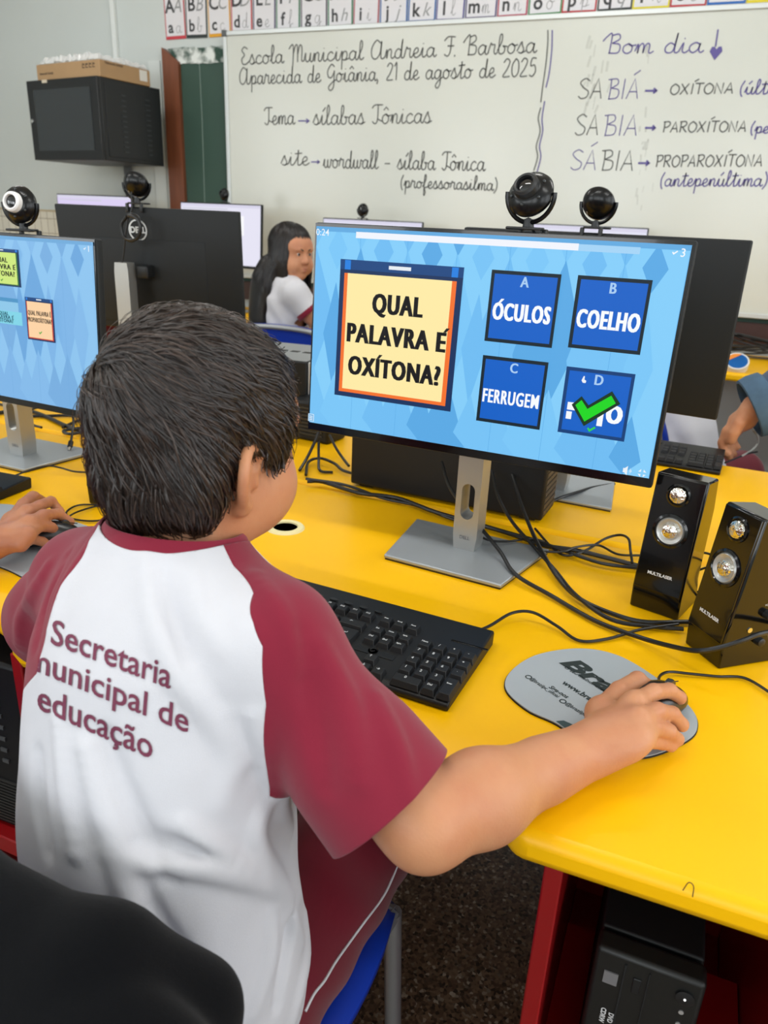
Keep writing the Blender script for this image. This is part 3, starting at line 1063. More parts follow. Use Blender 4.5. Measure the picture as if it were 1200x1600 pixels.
# ================================================================ network cabinet on the wall
m_cab = mat('cabinet_black', '#121416', .4, bump=.03, bscale=400)
m_smoke = mat('smoked_glass', '#2b3033', .12, spec=.6)
cyaw = -.164
ct = thing('network_cabinet', 'black wall cabinet with smoked glass door and vented side, left of the chalkboard', 'cabinet', (-3.214, 3.6, 1.452), cyaw)
CW, CD, CH = .564, .393, .38
MB().box((0, 0, CH/2), (CW, CD, CH)).build('body', m_cab, ct, bevel=.004)
d_ = MB().box((0, -CD/2-.009, CH/2), (CW, .018, CH)).build('door', m_cab, ct, bevel=.003)
MB().box((.0, -CD/2-.0185, CH/2), (CW-.11, .003, CH-.09)).build('glass', m_smoke, d_)
b = MB()
b.lathe([(.009, 0), (.009, .006), (.004, .008)], 16, M=Tm(-CW/2+.022, -CD/2-.018, CH*.5) @ Rm(PI/2, 'X'))
b.build('lock', mat('chrome', '#dddddd', .15, 1.), d_)
MB().box((-CW*.22, -CD/2-.019, CH-.008), (.04, .003, .014)).build('paper_tag', mat('tag_paper', '#cfc3ae', .7), d_)
b = MB()
for col in (-.06, .10):
    for k in range(12):
        b.box((CW/2+.003, col+.0, .05+k*.024), (.006, .030, .006), M=None)
b.build('side_vents', mat('vent_dark', '#2a2e31', .35), ct)
b = MB()
b.box((CW/2+.001, 0, CH/2), (.004, CD-.05, CH-.04))
b.build('side_panel', m_cab, ct, bevel=.001)
MB().box((-.05, .27, CH/2), (.10, .16, .22)).build('wall_bracket', m_cab, ct)
m_card_b = mat('cardboard', '#a88862', .8, var=.06, vscale=15)
bt_ = thing('cardboard_box', 'flat brown cardboard box lying on top of the black wall cabinet', 'box', (-3.185, 3.565, 1.832), cyaw)
bw, bd, bh = .50, .32, .075
MB().box((0, 0, bh/2+.0005), (bw, bd, bh)).build('carton', m_card_b, bt_, bevel=.003)
b = MB()
b.text('Network Switch', .017, Tm(-bw*.34, -bd/2-.0006, .032) @ UP, bold=.0004)
b.text('Network Switch', .017, Tm(bw/2+.0006, -bd*.22, .066) @ Rm(PI/2, 'Z') @ UP, bold=.0004)
for k in range(4):
    x = bw*.255+k*.026
    b.box((x, -bd/2-.0005, .044), (.018, .001, .004))
    b.box((x-.007, -bd/2-.0005, .054), (.003, .001, .02))
    b.box((x+.003, -bd/2-.0005, .058), (.010, .001, .008))
b.build('printing', mat('carton_print', '#4a3a2c', .7), bt_)
MB().box((bw/2+.0006, bd*.36, .045), (.001, .05, .05)).build('sticker', mat('sticker_white', '#d8d6d0', .6), bt_)
# crumpled clear plastic wrap
rnd = random.Random(2)
bm = bmesh.new()
bmesh.ops.create_grid(bm, x_segments=34, y_segments=22, size=.5)
for v in bm.verts:
    e = max(abs(v.co.x), abs(v.co.y))
    v.co.z = .012+.028*rnd.random()+.03*math.exp(-((v.co.x-.02)**2+(v.co.y+.1)**2)*40)-(.03 if e > .46 else 0)
    v.co.x = v.co.x*(bw+.0)+rnd.uniform(-.005, .005)
    v.co.y = v.co.y*(bd+.0)+rnd.uniform(-.005, .005)
    v.co.z = max(v.co.z, .001)
b = MB()
b.bm(bm)
pw = b.build('plastic_wrap', mat('clear_wrap', '#eef0f0', .18, alpha=.55, spec=.8), None, smooth=False)
pw.location = (-3.185, 3.565, 1.832+bh+.001)
pw.rotation_euler = (0, 0, cyaw)
tag(pw, 'crumpled clear plastic wrap heaped on the brown cardboard box', 'plastic wrap')

# ================================================================ webcams
m_cam = mat('webcam_black', '#0c0d0f', .25, spec=.35)
m_lens = mat('lens_glass', '#05060a', .04, coat=1.)
m_ringw = mat('lens_ring_grey', '#3b3e40', .25, .4)


def webcam(label, loc, yaw, pitch, k=1., seen_back=False, ring=False):
    """stands on its clip foot at loc; the lens looks along local -Y"""
    t = thing('webcam', label, 'webcam', loc, yaw)
    t.scale = (k, k, k)
    b = MB()
    b.box((0, -.004, .002), (.052, .012, .004), r=.0018)
    b.box((0, .012, .002), (.03, .03, .004), r=.0018)
    b.box((-.018, .022, -.008), (.007, .008, .02), r=.002)
    b.box((.018, .022, -.008), (.007, .008, .02), r=.002)
    b.tube([(0, .006, .002), (0, .006, .014)], [.008, .0065], 14)
    b.build('clip_foot', m_blk, t)
    b = MB()
    c = Vector((0, .004, .044))
    arc = [c+Vector((.0345*math.sin(a), 0, -.0345*math.cos(a))) for a in [R_(-95+190*i/18) for i in range(19)]]
    b.tube(arc, .0032, 8)
    b.tube([c+Vector((0, 0, -.034)), (0, .006, .01)], .006, 10)
    b.build('yoke', m_cam, t)
    M = Tm(*c) @ Rm(pitch, 'X')
    b = MB()
    b.lathe([(0, .021), (.012, .020), (.022, .015), (.029, .007), (.0315, -.001), (.029, -.007), (.0215, -.0125), (.0175, -.015)], 36, M=M @ Rm(PI/2, 'X') @ Rm(PI, 'X'))
    hd = b.build('camera_body', m_cam, t)
    b = MB()
    b.lathe([(.0175, .012), (.0165, .023), (.014, .0255), (.0115, .025), (.0108, .021)], 32, M=M @ Rm(PI/2, 'X'), ring=True)
    b.build('lens_barrel', mat('ring_white', '#e6e6e6', .4) if ring else m_blk, t)
    b = MB()
    b.lathe([(0, .0235), (.006, .023), (.0112, .0205)], 24, M=M @ Rm(PI/2, 'X'))
    b.build('lens', m_lens, t)
    b = MB()
    for a in range(0, 360, 60):
        q = R_(a+30)
        b.ball((.0225*math.cos(q), -.012, .0225*math.sin(q)), .0024, M=M, u=8, v=6)
    b.build('led', m_ringw, t)
    if seen_back:
        MB().box((.010, .0185, -.006), (.014, .0012, .010), M=M @ Rm(-.35, 'X')).build('label_sticker', mat('sticker_dull', '#b7aa98', .6), t)
    return t


def mon_top(cx, cy, cz, yaw, x, back=.0):
    return (cx+x*math.cos(yaw)-back*math.sin(yaw), cy+x*math.sin(yaw)+back*math.cos(yaw), cz+.1605)


webcam('black webcam with its lens to the camera, clipped on top of the quiz monitor', mon_top(-.289, 1.058, 1.06, -.044, .052, .004), -.25, -.55, 1.0)
webcam('black webcam seen from behind on the plain black monitor back', mon_top(-.205, 1.538, 1.066, -.142, -.006, .0), PI-.25, -.5, 1.0, True)
webcam('black webcam on the left-end monitor with coloured quiz cards', mon_top(-1.237, 1.077, 1.018, -.067, .082, .004), .15, -.2, 1.02, False, True)
wd = webcam('black webcam with a hanging coiled cord on the monitor with the round logo', mon_top(-1.395, 1.716, 1.076, .137, -.022, .0), PI+.2, -.55, 1.1, True)
webcam('small webcam on the far white screen below the green chalkboard', (-2.40, wy-.05, 1.115+.1605), -.3, -.2, .95)
webcam('small webcam on the far white screen above the quiz monitor', (-1.64, wy+.02, 1.068+.1605), -.2, -.2, .95)

# ================================================================ speakers
m_cone = mat('speaker_cone', '#b9bab8', .35, .6)
m_foil = mat('crinkled_chrome', '#e6e2d8', .12, 1., bump=1., bscale=160, detail=2)
m_wht = mat('print_white', '#d6d6d6', .5)


def speaker(label, loc, yaw, w=.068, knobs=False):
    t = thing('speaker', label, 'speaker', loc, yaw, 'desktop speakers')
    h = .2
    prof = [(0, .0), (-.002, .034), (.018, h), (.062, h-.004), (.072, .15), (.066, .045), (.085, .0)]
    b = MB()
    b.prism([(y, z) for y, z in prof], -w/2, w/2, M=Matrix(((0, 0, 1, 0), (1, 0, 0, 0), (0, 1, 0, 0), (0, 0, 0, 1))))
    b.build('body', m_gloss, t, bevel=.0025)
    # the leaning front face: origin at its foot
    F = Tm(0, -.002, .034) @ Rm(-math.atan2(.02, h-.034), 'X')
    b = MB()
    b.box((0, -.0012, (h-.034)/2), (w-.004, .003, h-.036))
    b.build('front_plate', m_gloss, t, bevel=.001)
    t_plate = t.children[-1]
    t_plate.matrix_local = F
    fw = F @ Rm(PI/2, 'X')

    def driver(z, r, name, white):
        b = MB()
        b.lathe([(r*1.32, .0025), (r*1.30, .0042), (r*1.12, .0052), (r*1.04, .0036)], 40, M=F @ Tm(0, 0, z) @ Rm(PI/2, 'X'), ring=True)
        o = b.build(name, m_gloss, t)
        b = MB()
        if white:
            b.lathe([(r*1.04, .0032), (r*.95, .0055), (r*.62, .0035), (r*.6, .0030)], 40, M=F @ Tm(0, 0, z) @ Rm(PI/2, 'X'), ring=True)
            b.build('cone', m_cone, o)
        b = MB()
        q = r*.62 if white else r
        b.lathe([(q, .0032), (q*.85, .0062), (q*.45, .0078), (0, .0082)], 28, M=F @ Tm(0, 0, z) @ Rm(PI/2, 'X'))
        b.build('dust_cap', m_foil, o)
    driver(.142, .0125, 'tweeter', False)
    driver(.091, .0185, 'woofer', True)
    b = MB()
    b.text('MULTILASER', .0062, F @ Tm(0, -.0032, .026) @ UP, bold=.00025)
    b.build('lettering', m_wht, t)
    if knobs:
        for z, y in ((.072, .054), (.036, .05)):
            b = MB()
            b.lathe([(.006, 0), (.0055, .008), (.004, .009)], 18, M=Tm(w/2, y, z) @ Rm(PI/2, 'Y'))
            b.build('knob', m_blk, t)
        b = MB()
        b.lathe([(.0035, 0), (.0035, .0012), (.0018, .0012)], 18, M=Tm(w/2, .034, .052) @ Rm(PI/2, 'Y'))
        b.build('headphone_jack', mat('chrome', '#dddddd', .15, 1.), t)
        b = MB()
        b.text('VOL', .004, Tm(w/2+.0006, .052, .085) @ Rm(PI/2, 'Z') @ UP)
        b.build('marking', m_wht, t)
    return t


s1 = (desk(983, 945)+desk(1058, 971))/2
speaker('slim black speaker standing behind and left of its twin, beside the quiz monitor', (s1.x, s1.y, ZD), R_(-16.7), .0695)
s2 = (desk(1070, 1005)+desk(1122, 1046))/2
speaker('slim black speaker with side knobs, nearest to the grey mouse pad', (s2.x, s2.y, ZD), R_(-50), .0645, True)
s3 = desk(140, 786)
speaker('black speaker half hidden behind the boy\'s head', (s3.x+.036, s3.y+.0, ZD), R_(4), .0695)

# ================================================================ keyboards
m_key = mat('key_black', '#191a1c', .5, spec=.35, bump=.05, bscale=900)
m_kbd = mat('keyboard_black', '#141517', .45, spec=.35, bump=.05, bscale=900)
KU = .01905


def keyboard(label, numpad, yaw, legends=True, badge=True):
    """numpad: world point under the middle of the number block"""
    t = thing('keyboard', label, 'keyboard', (numpad[0], numpad[1], ZD), yaw)
    xr, xl, yf, yb = .0365, .0365-.452, -.0475, .116
    b = MB()
    prof = [(yf, .0), (yf-.002, .008), (yf+.006, .0135), (yb-.004, .0225), (yb, .019), (yb-.003, .0)]
    b.prism(prof, xl, xr, M=Matrix(((0, 0, 1, 0), (1, 0, 0, 0), (0, 1, 0, 0), (0, 0, 0, 1))))
    b.build('case', m_kbd, t, bevel=.0035)

    def top(y):
        return .0135+(y-yf-.006)/(yb-yf-.01)*.009
    b = MB()
    lg = MB()

    def key(cx, cy, w=1., h=1., txt=None):
        x, y = cx*KU, cy*KU
        z = top(y)
        a, c = (w*KU-.0018)/2, (h*KU-.0018)/2
        a2, c2 = a-.0024, c-.0026
        y2 = y+.0008
        vs = [(x-a, y-c, z-.001), (x+a, y-c, z-.001), (x+a, y+c, z-.001), (x-a, y+c, z-.001),
              (x-a2, y2-c2, z+.0058), (x+a2, y2-c2, z+.0058), (x+a2, y2+c2, z+.0066), (x-a2, y2+c2, z+.0066)]
        b.add(vs, [(4, 5, 6, 7), (0, 1, 5, 4), (1, 2, 6, 5), (2, 3, 7, 6), (3, 0, 4, 7)])
        if txt and legends:
            n = len(txt)
            lg.text(txt, .0062 if n == 1 else (.0046 if n < 4 else .0032), Tm(x-a2*.15, y2+c2*.25, z+.0069) @ Rm(.04, 'X'), bold=.00012, wx=.9)
    # number block
    for r, row in enumerate((('Num', '/', '*', '-'), ('7', '8', '9', '+'), ('4', '5', '6', '.'), ('1', '2', '3', None))):
        for c, tx in enumerate(row):
            if tx:
                key(-1.5+c, 2-r, 1, 1, tx)
    key(-1, -2, 2, 1, '0')
    key(.5, -2, 1, 1, 'Del')
    key(1.5, -1.5, 1, 2, 'Enter')
    for c, (p, q, r) in enumerate((('Print', 'Ins', 'Del'), ('Scroll', 'Home', 'End'), ('Pause', 'PgUp', 'PgDn'))):
        key(-4.9+c, 3.35, 1, 1, p)
        key(-4.9+c, 2, 1, 1, q)
        key(-4.9+c, 1, 1, 1, r)
    key(-3.9, -1, 1, 1, '\u2191')
    for c, a in enumerate('\u2190\u2193\u2192'):
        key(-4.9+c, -2, 1, 1, a)
    x = -20.8
    key(x+.5, 3.35, 1, 1, 'Esc')
    for grp, x0 in ((0, 2), (1, 6.5), (2, 11)):
        for k in range(4):
            key(x+x0+k+.5, 3.35, 1, 1, 'F%d' % (grp*4+k+1))
    for k, ch in enumerate("'1234567890-="):
        key(x+k+.5, 2, 1, 1, ch)
    key(x+14, 2, 2, 1, '\u2190')
    key(x+.75, 1, 1.5, 1, 'Tab')
    for k, ch in enumerate('QWERTYUIOP\u00b4['):
        key(x+1.5+k+.5, 1, 1, 1, ch)
    key(x+14.25, .5, 1.5, 2, '\u21b5')
    key(x+.875, 0, 1.75, 1, 'Caps')
    for k, ch in enumerate('ASDFGHJKL\u00c7~'):
        key(x+1.75+k+.5, 0, 1, 1, ch)
    key(x+.625, -1, 1.25, 1)
    for k, ch in enumerate('\\ZXCVBNM,.;'):
        key(x+1.25+k+.5, -1, 1, 1, ch)
    key(x+13.6, -1, 2.75, 1)
    xx = x
    for w_ in (1.25, 1.25, 1.25, 6.25, 1.25, 1.25, 1.25, 1.25):
        key(xx+w_/2, -2, w_, 1)
        xx += w_
    b.build('keys', m_key, t, bevel=.0006)
    if legends:
        lg.build('legends', mat('legend_white', '#c9cbcc', .5), t)
    b = MB()
    for k in range(6):
        b.lathe([(.0068, 0), (.0062, .003), (0, .0034)], 18, M=Tm((-11.9+k*1.19)*KU, 4.35*KU, top(4.35*KU)-.0005) @ Matrix.Diagonal((1, .5, 1, 1)))
    b.build('media_buttons', m_blk, t)
    if badge:
        z = top(0)+.0004
        b = MB()
        b.box((-4.05*KU, .0, z-.0003), (.052, .012, .001))
        b.build('badge_plate', m_kbd, t, bevel=.0004)
        b = MB()
        b.lathe([(0, .0012), (.0062, .0012)], 26, M=Tm(-4.25*KU, .001, z))
        bd_ = b.build('badge', mat('legend_white', '#c9cbcc', .5), t)
        b = MB()
        for k in range(3):
            b.tube([(-4.25*KU+(.0052-k*.0016)*math.cos(a), .001+(.0052-k*.0016)*math.sin(a)*.9, z+.0013) for a in [R_(20+150*i/8+k*110) for i in range(9)]], .0003, 5)
        b.build('badge_swirl', m_blk, bd_)
        b = MB()
        b.box((1.0*KU, 3.55*KU, top(3.5*KU)), (.048, .0035, .0012))
        b.build('indicator_window', m_gloss, t, bevel=.0005)
    return t


keyboard('black keyboard with white legends on the yellow desk in front of the boy', (-.215, .722), -.053)
ok = desk(1122, 742)
keyboard('black keyboard on the facing desk, beyond the speakers', (ok.x-.03, ok.y+.045, 0), -.06+.0, False, False)
lk = desk(12, 778)
keyboard('black keyboard at the left end whose corner shows above the resting hand', (lk.x-.034, lk.y-.055, 0), .05, False, False)

# ================================================================ mouse pads and mice
m_pad = mat('mouse_pad_grey', '#a3aaaf', .7, var=.04, vscale=12)
m_padt = mat('pad_print', '#26302f', .7)
m_rub = mat('rubber_black', '#151616', .8)


def pad_thing(label, pts, prints=None):
    t = thing('mouse_pad', label, 'mouse pad', (0, 0, ZD))
    ol = [(p.x, p.y) for p in spline([(q.x, q.y, 0) for q in pts], 8, True)]
    MB().prism(ol[::-1], .0003, .0022).build('rubber_back', m_rub, t)
    c = Vector((sum(p[0] for p in ol)/len(ol), sum(p[1] for p in ol)/len(ol)))
    MB().prism([(c.x+(x-c.x)*.992, c.y+(y-c.y)*.992) for x, y in ol][::-1], .0022, .0034).build('cloth_top', m_pad, t)
    return t


pp = [desk(*q) for q in ((789, 1080), (797, 1052), (838, 1026), (905, 1016), (965, 1027), (1025, 1062), (1078, 1108), (1090, 1140), (1070, 1163), (1010, 1186), (940, 1185), (905, 1160), (868, 1134), (822, 1112))]
pad1 = pad_thing('kidney-shaped grey mouse pad with dark lettering under the boy\'s right hand', pp)


def on_pad(mb, txt, a, b_, h, mi=0, bold=0., slant=0., z=.0038):
    """lettering from pixel a to pixel b_ on the pad, h metres tall capitals"""
    p, q = desk(*a), desk(*b_)
    d = (q-p).xy
    ang = math.atan2(d.y, d.x)
    vs, fs = text_mesh(txt, bold/h, 'LEFT', 1., 0.)
    w = max(v[0] for v in vs)
    mb.text(txt, h, Tm(p.x, p.y, z) @ Rm(ang, 'Z'), mi, bold=bold, wx=d.length/(w*h), align='LEFT', slant=slant)


b = MB()
on_pad(b, 'Brazil', (886, 1037), (1010, 1115), .036, bold=.0016, slant=.25)
on_pad(b, 'O seu melhor acesso \u00e0 tecnologia', (882, 1046), (1000, 1118), .0075, bold=.0001)
on_pad(b, 'www.brazilpc.com.br', (880, 1070), (985, 1136), .0125, bold=.0004)
on_pad(b, 'Siga-nos', (859, 1077), (887, 1094), .0095, bold=.0002, slant=.15)
on_pad(b, '@brazilpc_oficial', (829, 1064), (872, 1093), .0085, bold=.0001)
on_pad(b, '@brazilpc', (884, 1103), (915, 1122), .0085, bold=.0001)
for q in ((825.5, 1062), (879, 1100)):
    c = desk(*q)
    b.lathe([(.0028, .0038), (.0042, .0038)], 20, M=Tm(c.x, c.y, 0), ring=True)
b.build('print', m_padt, pad1)
b = MB()
c0, c1, c2, c3 = [desk(*q) for q in ((868, 1131), (903, 1158), (925, 1150), (880, 1130))]
b.add([(q.x, q.y, .0037) for q in (c0, c1, c2, c3)], [(0, 1, 2, 3)])
b.build('dark_corner', mat('pad_dark_green', '#35484a', .7), pad1)
pad2 = pad_thing('pale grey-green mouse pad under the hand at the left edge', [desk(*q) for q in ((-80, 800), (10, 790), (60, 806), (128, 821), (150, 840), (110, 890), (60, 912), (0, 888), (-100, 860))])
b = MB()
for k in range(3):
    c = desk(95+k*12, 850-k*4)
    b.lathe([(.012+k*.016, .0037), (.0126+k*.016, .0037)], 40, M=Tm(c.x, c.y, 0), ring=True)
b.build('ring_print', mat('pad_ring', '#8fa3a4', .7), pad2)


def mouse(label, loc, yaw):
    t = thing('mouse', label, 'mouse', loc, yaw)
    bm = bmesh.new()
    bmesh.ops.create_uvsphere(bm, u_segments=32, v_segments=20, radius=1)
    for v in bm.verts:
        x, y, z = v.co
        sx = .0285*(1-.12*max(0, math.cos(y*1.6)) + .05*y*y)
        v.co = (math.copysign(abs(x)**.8, x)*sx, math.copysign(abs(y)**.85, y)*.052, max(0, .012+z*.024 if z > 0 else .012+z*.012)*(1-.22*max(0, y)))
    b = MB()
    b.bm(bm)
    o = b.build('shell', mat('mouse_black', '#17181a', .3), t)
    MB().tube([(0, .048+.0005, .0245), (0, .03, .0302), (0, .008, .0352)], .0007, 6).build('button_seam', m_rub, t)
    b = MB()
    b.lathe([(0, -.0035), (.007, -.0035), (.0078, 0), (.007, .0035), (0, .0035)], 20, M=Tm(0, .03, .0265) @ Rm(PI/2, 'Y'))
    b.build('scroll_wheel', m_ringw, t)
    return t


ma, mb_ = desk(975, 1130, .015), desk(1046, 1086, .015)
myaw = math.atan2((mb_-ma).y, (mb_-ma).x)-PI/2
mc = desk(1018, 1106, .012)
mouse('black mouse under the boy\'s right hand on the grey pad', (mc.x, mc.y, ZD+.0036), myaw)
lm_ = desk(72, 838, .015)
mouse('black mouse under the hand at the left edge', (lm_.x, lm_.y, ZD+.0036), R_(-35))

# ================================================================ computers
m_pc = mat('computer_black', '#101214', .5, spec=.35, bump=.05, bscale=600)
m_mesh = mat('computer_mesh', '#2a2b29', .5)
t = thing('desktop_computer', 'slim black desktop computer standing behind the foot of the quiz monitor', 'computer', (0, 0, ZD))
p0, p1 = Vector((-.597, 1.302)), Vector((-.203, 1.281))
a = math.atan2(p1.y-p0.y, p1.x-p0.x)
t.location = (p0.x, p0.y, ZD)
t.rotation_euler = (0, 0, a)
L = (p1-p0).length
MB().box((L/2, .05, .165), (L, .095, .32)).build('case', m_pc, t, bevel=.005)
b = MB()
for k in range(11):
    for j in range(26):
        b.box((L+.0005, .012+k*.0075, .02+j*.0118), (.002, .0045, .0075))
b.build('front_grille', mat('grille_bronze', '#55493a', .45), t)
b = MB()
for x in (.03, L-.03):
    b.box((x, .05, .003), (.03, .07, .006))
b.build('foot', m_rub, t)

t = thing('desktop_computer', 'black desktop computer with silver front, lying on the facing desk near the blue chair back', 'computer', (-.865, 1.62, ZD), R_(3))
MB().box((-.18, .12, .0875), (.36, .24, .175)).build('case', m_pc, t, bevel=.004)
b = MB()
b.box((.008, .12, .09), (.016, .235, .17))
fr_ = b.build('front', mat('pc_silver', '#b6b8ba', .4, .5), t, bevel=.004)
b = MB()
b.lathe([(.014, 0), (.014, .002), (.017, .002), (.017, 0)], 28, M=Tm(.016, .05, .145) @ Rm(PI/2, 'Y'), ring=True)
b.box((.0165, .12, .055), (.001, .235, .002))
b.build('round_button', m_blk, fr_)
b = MB()
b.box((-.18, .12, .1755), (.352, .232, .001))
tp = b.build('top_cover', mat('pc_grey_top', '#84888a', .5), t)
b = MB()
for k in range(9):
    b.box((-.02-k*.035, .12, .1762), (.022, .018, .0012))
b.build('vent', m_pc, tp)

q = desk(500, 698)
t = thing('voltage_stabilizer', 'small black box with cords behind the boy\'s cheek, left of the quiz monitor foot', 'electrical box', (q.x-.0, q.y+.02, ZD), R_(-8))
MB().box((-.05, .04, .048), (.12, .08, .095)).build('case', m_pc, t, bevel=.006)
b = MB()
for k in range(8):
    b.box((-.05, -.001, .018+k*.009), (.09, .002, .004))
b.build('vents', m_mesh, t)


def sff(label, loc, yaw):
    """upright slim computer; front toward -Y"""
    t = thing('desktop_computer', label, 'computer', loc, yaw)
    w, d, h = .105, .30, .335
    MB().box((0, d/2+.02, h/2), (w-.004, d-.02, h-.004)).build('case', m_pc, t, bevel=.003)
    f = MB().box((0, .012, h/2), (w, .026, h)).build('front', mat('pc_front', '#131514', .45), t, bevel=.005)
    b = MB()
    b.box((-.022, -.0015, h-.11), (.002, .002, .20))
    b.box((.001, -.0015, h-.11), (.0012, .002, .20))
    b.build('drive_groove', m_rub, f)
    b = MB()
    b.box((-.034, -.0014, h-.035), (.014, .002, .016))
    b.build('silver_sticker', mat('sticker_grey', '#8d8d90', .4, .4), f)
    b = MB()
    b.box((-.009, -.001, h-.033), (.008, .003, .02))
    b.build('eject_button', m_blk, f, bevel=.001)
    b = MB()
    b.lathe([(.009, 0), (.009, .0025), (.0075, .003), (0, .003)], 24, M=Tm(.036, -.0008, h-.024) @ Rm(PI/2, 'X'))
    b.build('power_button', m_blk, f)
    b = MB()
    b.ball((.036, -.004, h-.024), .0012, u=8, v=6)
    b.build('power_light', mat('power_led', '#ffffff', emit=2.), f)
    b = MB()
    for z in (.045, .062, .078):
        b.lathe([(.0025, 0), (.0025, .001), (.0012, .001)], 12, M=Tm(.036, -.001, h-z) @ Rm(PI/2, 'X'))
    for z in (.098, .120):
        b.box((.036, -.001, h-z), (.009, .002, .013))
    b.build('port', m_lite, f)
    b = MB()
    b.box((.036, -.0022, h-.098), (.0062, .002, .010))
    b.box((.036, -.0022, h-.120), (.0062, .002, .010))
    b.build('port_hole', m_rub, f)
    b = MB()
    for j, tx in enumerate(('CDRW', 'DVD')):
        b.text(tx, .007, Tm(-.034+.008*j, -.0016, h-.09) @ UP @ Rm(-PI/2, 'Z'), bold=.0003)
    b.build('disc_mark', m_wht, f)
    return t


sff('slim black computer standing inside the red bay below the right of the desk', (.068, .60, .213), 0.)
MB_b = MB().box((.098, .75, .203), (.244, .34, .018)).build('shelf', m_red, near)
t = thing('desktop_computer', 'black vented computer in the red bay at the left edge, below the boy\'s elbow', 'computer', (-.875, .62, .3305), R_(2))
MB().box((0, .19, .15), (.19, .38, .30)).build('case', m_pc, t, bevel=.006)
b = MB()
for k in range(8):
    for s in (-1, 1):
        b.box((s*.028+.02, -.0008, .13+k*.02), (.012, .003, .006))
b.build('front_slots', mat('slot_grey', '#4a4d4f', .4), t)
b = MB()
for k in range(14):
    b.box((0, -.001, .012+k*.006), (.15, .003, .003))
b.build('front_grille', m_mesh, t)

# round lid on the wall desk
q = desk(1147, 592)
t = thing('round_tin', 'small round blue and orange tin with a white rim on the wall desk', 'tin', (.165, 3.335, ZD+.004), 0)
TT = Tm(0, 0, .028) @ Rm(R_(38), 'X')
MB().lathe([(.045, -.02), (.045, .012), (.04, .012)], 36, M=TT).build('tin_body', mat('tin_white', '#e4e2dd', .4), t)
b = MB()
b.lathe([(0, .0128), (.039, .0128)], 36, M=TT)
b.build('lid', mat('tin_blue', '#1f7fd6', .35), t)
b = MB()
b.add([(.039*math.cos(R_(x)), .039*math.sin(R_(x)), .0134) for x in range(70, 200, 10)], [tuple(range(13))], M=TT)
b.build('orange_patch', mat('tin_orange', '#e88a2c', .4), t)
for e in (-1, 1):
    pass
MB().box((0, .02, .006), (.06, .03, .012)).build('prop', m_blk, t)
# ================================================================ organic modelling: distance fields
import openvdb


def V3(p):
    return np.array(p, dtype=np.float32)


class SDF:
    def __init__(s, lo, hi, h):
        s.lo, s.h = np.array(lo, float), h
        s.n = np.ceil((np.array(hi)-s.lo)/h).astype(int)+1
        s.v = np.full(tuple(s.n), 1.0, np.float32)

    def sl(s, lo, hi):
        a = np.clip(np.floor((np.array(lo)-s.lo)/s.h).astype(int), 0, s.n)
        b = np.clip(np.ceil((np.array(hi)-s.lo)/s.h).astype(int)+1, 0, s.n)
        ax = [(s.lo[i]+s.h*np.arange(a[i], b[i])).astype(np.float32) for i in range(3)]
        g = np.meshgrid(*ax, indexing='ij', sparse=True)
        return tuple(slice(a[i], b[i]) for i in range(3)), g

    def put(s, fn, lo, hi, k=.01, cut=False):
        pad = k+4*s.h
        sl, g = s.sl(np.array(lo)-pad, np.array(hi)+pad)
        if 0 in s.v[sl].shape:
            return s
        d = fn(*g).astype(np.float32)
        a = s.v[sl]
        if cut:
            hh = np.maximum(k-np.abs(a+d), 0)/max(k, 1e-6)
            s.v[sl] = np.maximum(a, -d)+hh*hh*k*.25
        else:
            hh = np.maximum(k-np.abs(a-d), 0)/max(k, 1e-6)
            s.v[sl] = np.minimum(a, d)-hh*hh*k*.25
        return s

    def cone(s, a, b, ra, rb, k=.01, flat=None, cut=False):
        a, b = V3(a), V3(b)
        m = max(ra, rb)
        return s.put(f_cone(a, b, ra, rb, flat), np.minimum(a, b)-m, np.maximum(a, b)+m, k, cut)

    def chain(s, pts, rs, k=.006, flat=None):
        for i in range(len(pts)-1):
            s.cone(pts[i], pts[i+1], rs[i], rs[i+1], k, flat)
        return s

    def ell(s, c, r, k=.02, rot=None, cut=False):
        c = V3(c)
        m = max(r)
        return s.put(f_ell(c, r, rot), c-m, c+m, k, cut)

    def mesh(s, smooth=2):
        g = openvdb.FloatGrid(1.0)
        g.copyFromArray(np.ascontiguousarray(s.v))
        p, q = g.convertToQuads(0.0)
        p = p.astype(np.float64)*s.h+s.lo
        return relax(p, q, smooth), q


def f_cone(a, b, ra, rb, flat=None):
    a, b = V3(a), V3(b)
    ba = b-a
    L = float(ba @ ba)

    def fn(x, y, z):
        dx, dy, dz = x-a[0], y-a[1], z-a[2]
        t = np.clip((dx*ba[0]+dy*ba[1]+dz*ba[2])/L, 0, 1)
        dx, dy, dz = dx-t*ba[0], dy-t*ba[1], dz-t*ba[2]
        if flat is not None:
            n, f = flat
            q = (dx*n[0]+dy*n[1]+dz*n[2])*(1/f-1)
            dx, dy, dz = dx+q*n[0], dy+q*n[1], dz+q*n[2]
        return np.sqrt(dx*dx+dy*dy+dz*dz)-(ra+(rb-ra)*t)
    return fn


def f_ell(c, r, rot=None):
    c, r = V3(c), V3(r)
    Rt = np.array(rot.transposed() if rot is not None else Matrix.Identity(3), dtype=np.float32)

    def fn(x, y, z):
        dx, dy, dz = x-c[0], y-c[1], z-c[2]
        q = [Rt[i, 0]*dx+Rt[i, 1]*dy+Rt[i, 2]*dz for i in range(3)]
        k0 = np.sqrt(sum((q[i]/r[i])**2 for i in range(3)))
        k1 = np.sqrt(sum((q[i]/r[i]**2)**2 for i in range(3)))
        return k0*(k0-1)/np.maximum(k1, 1e-6)
    return fn


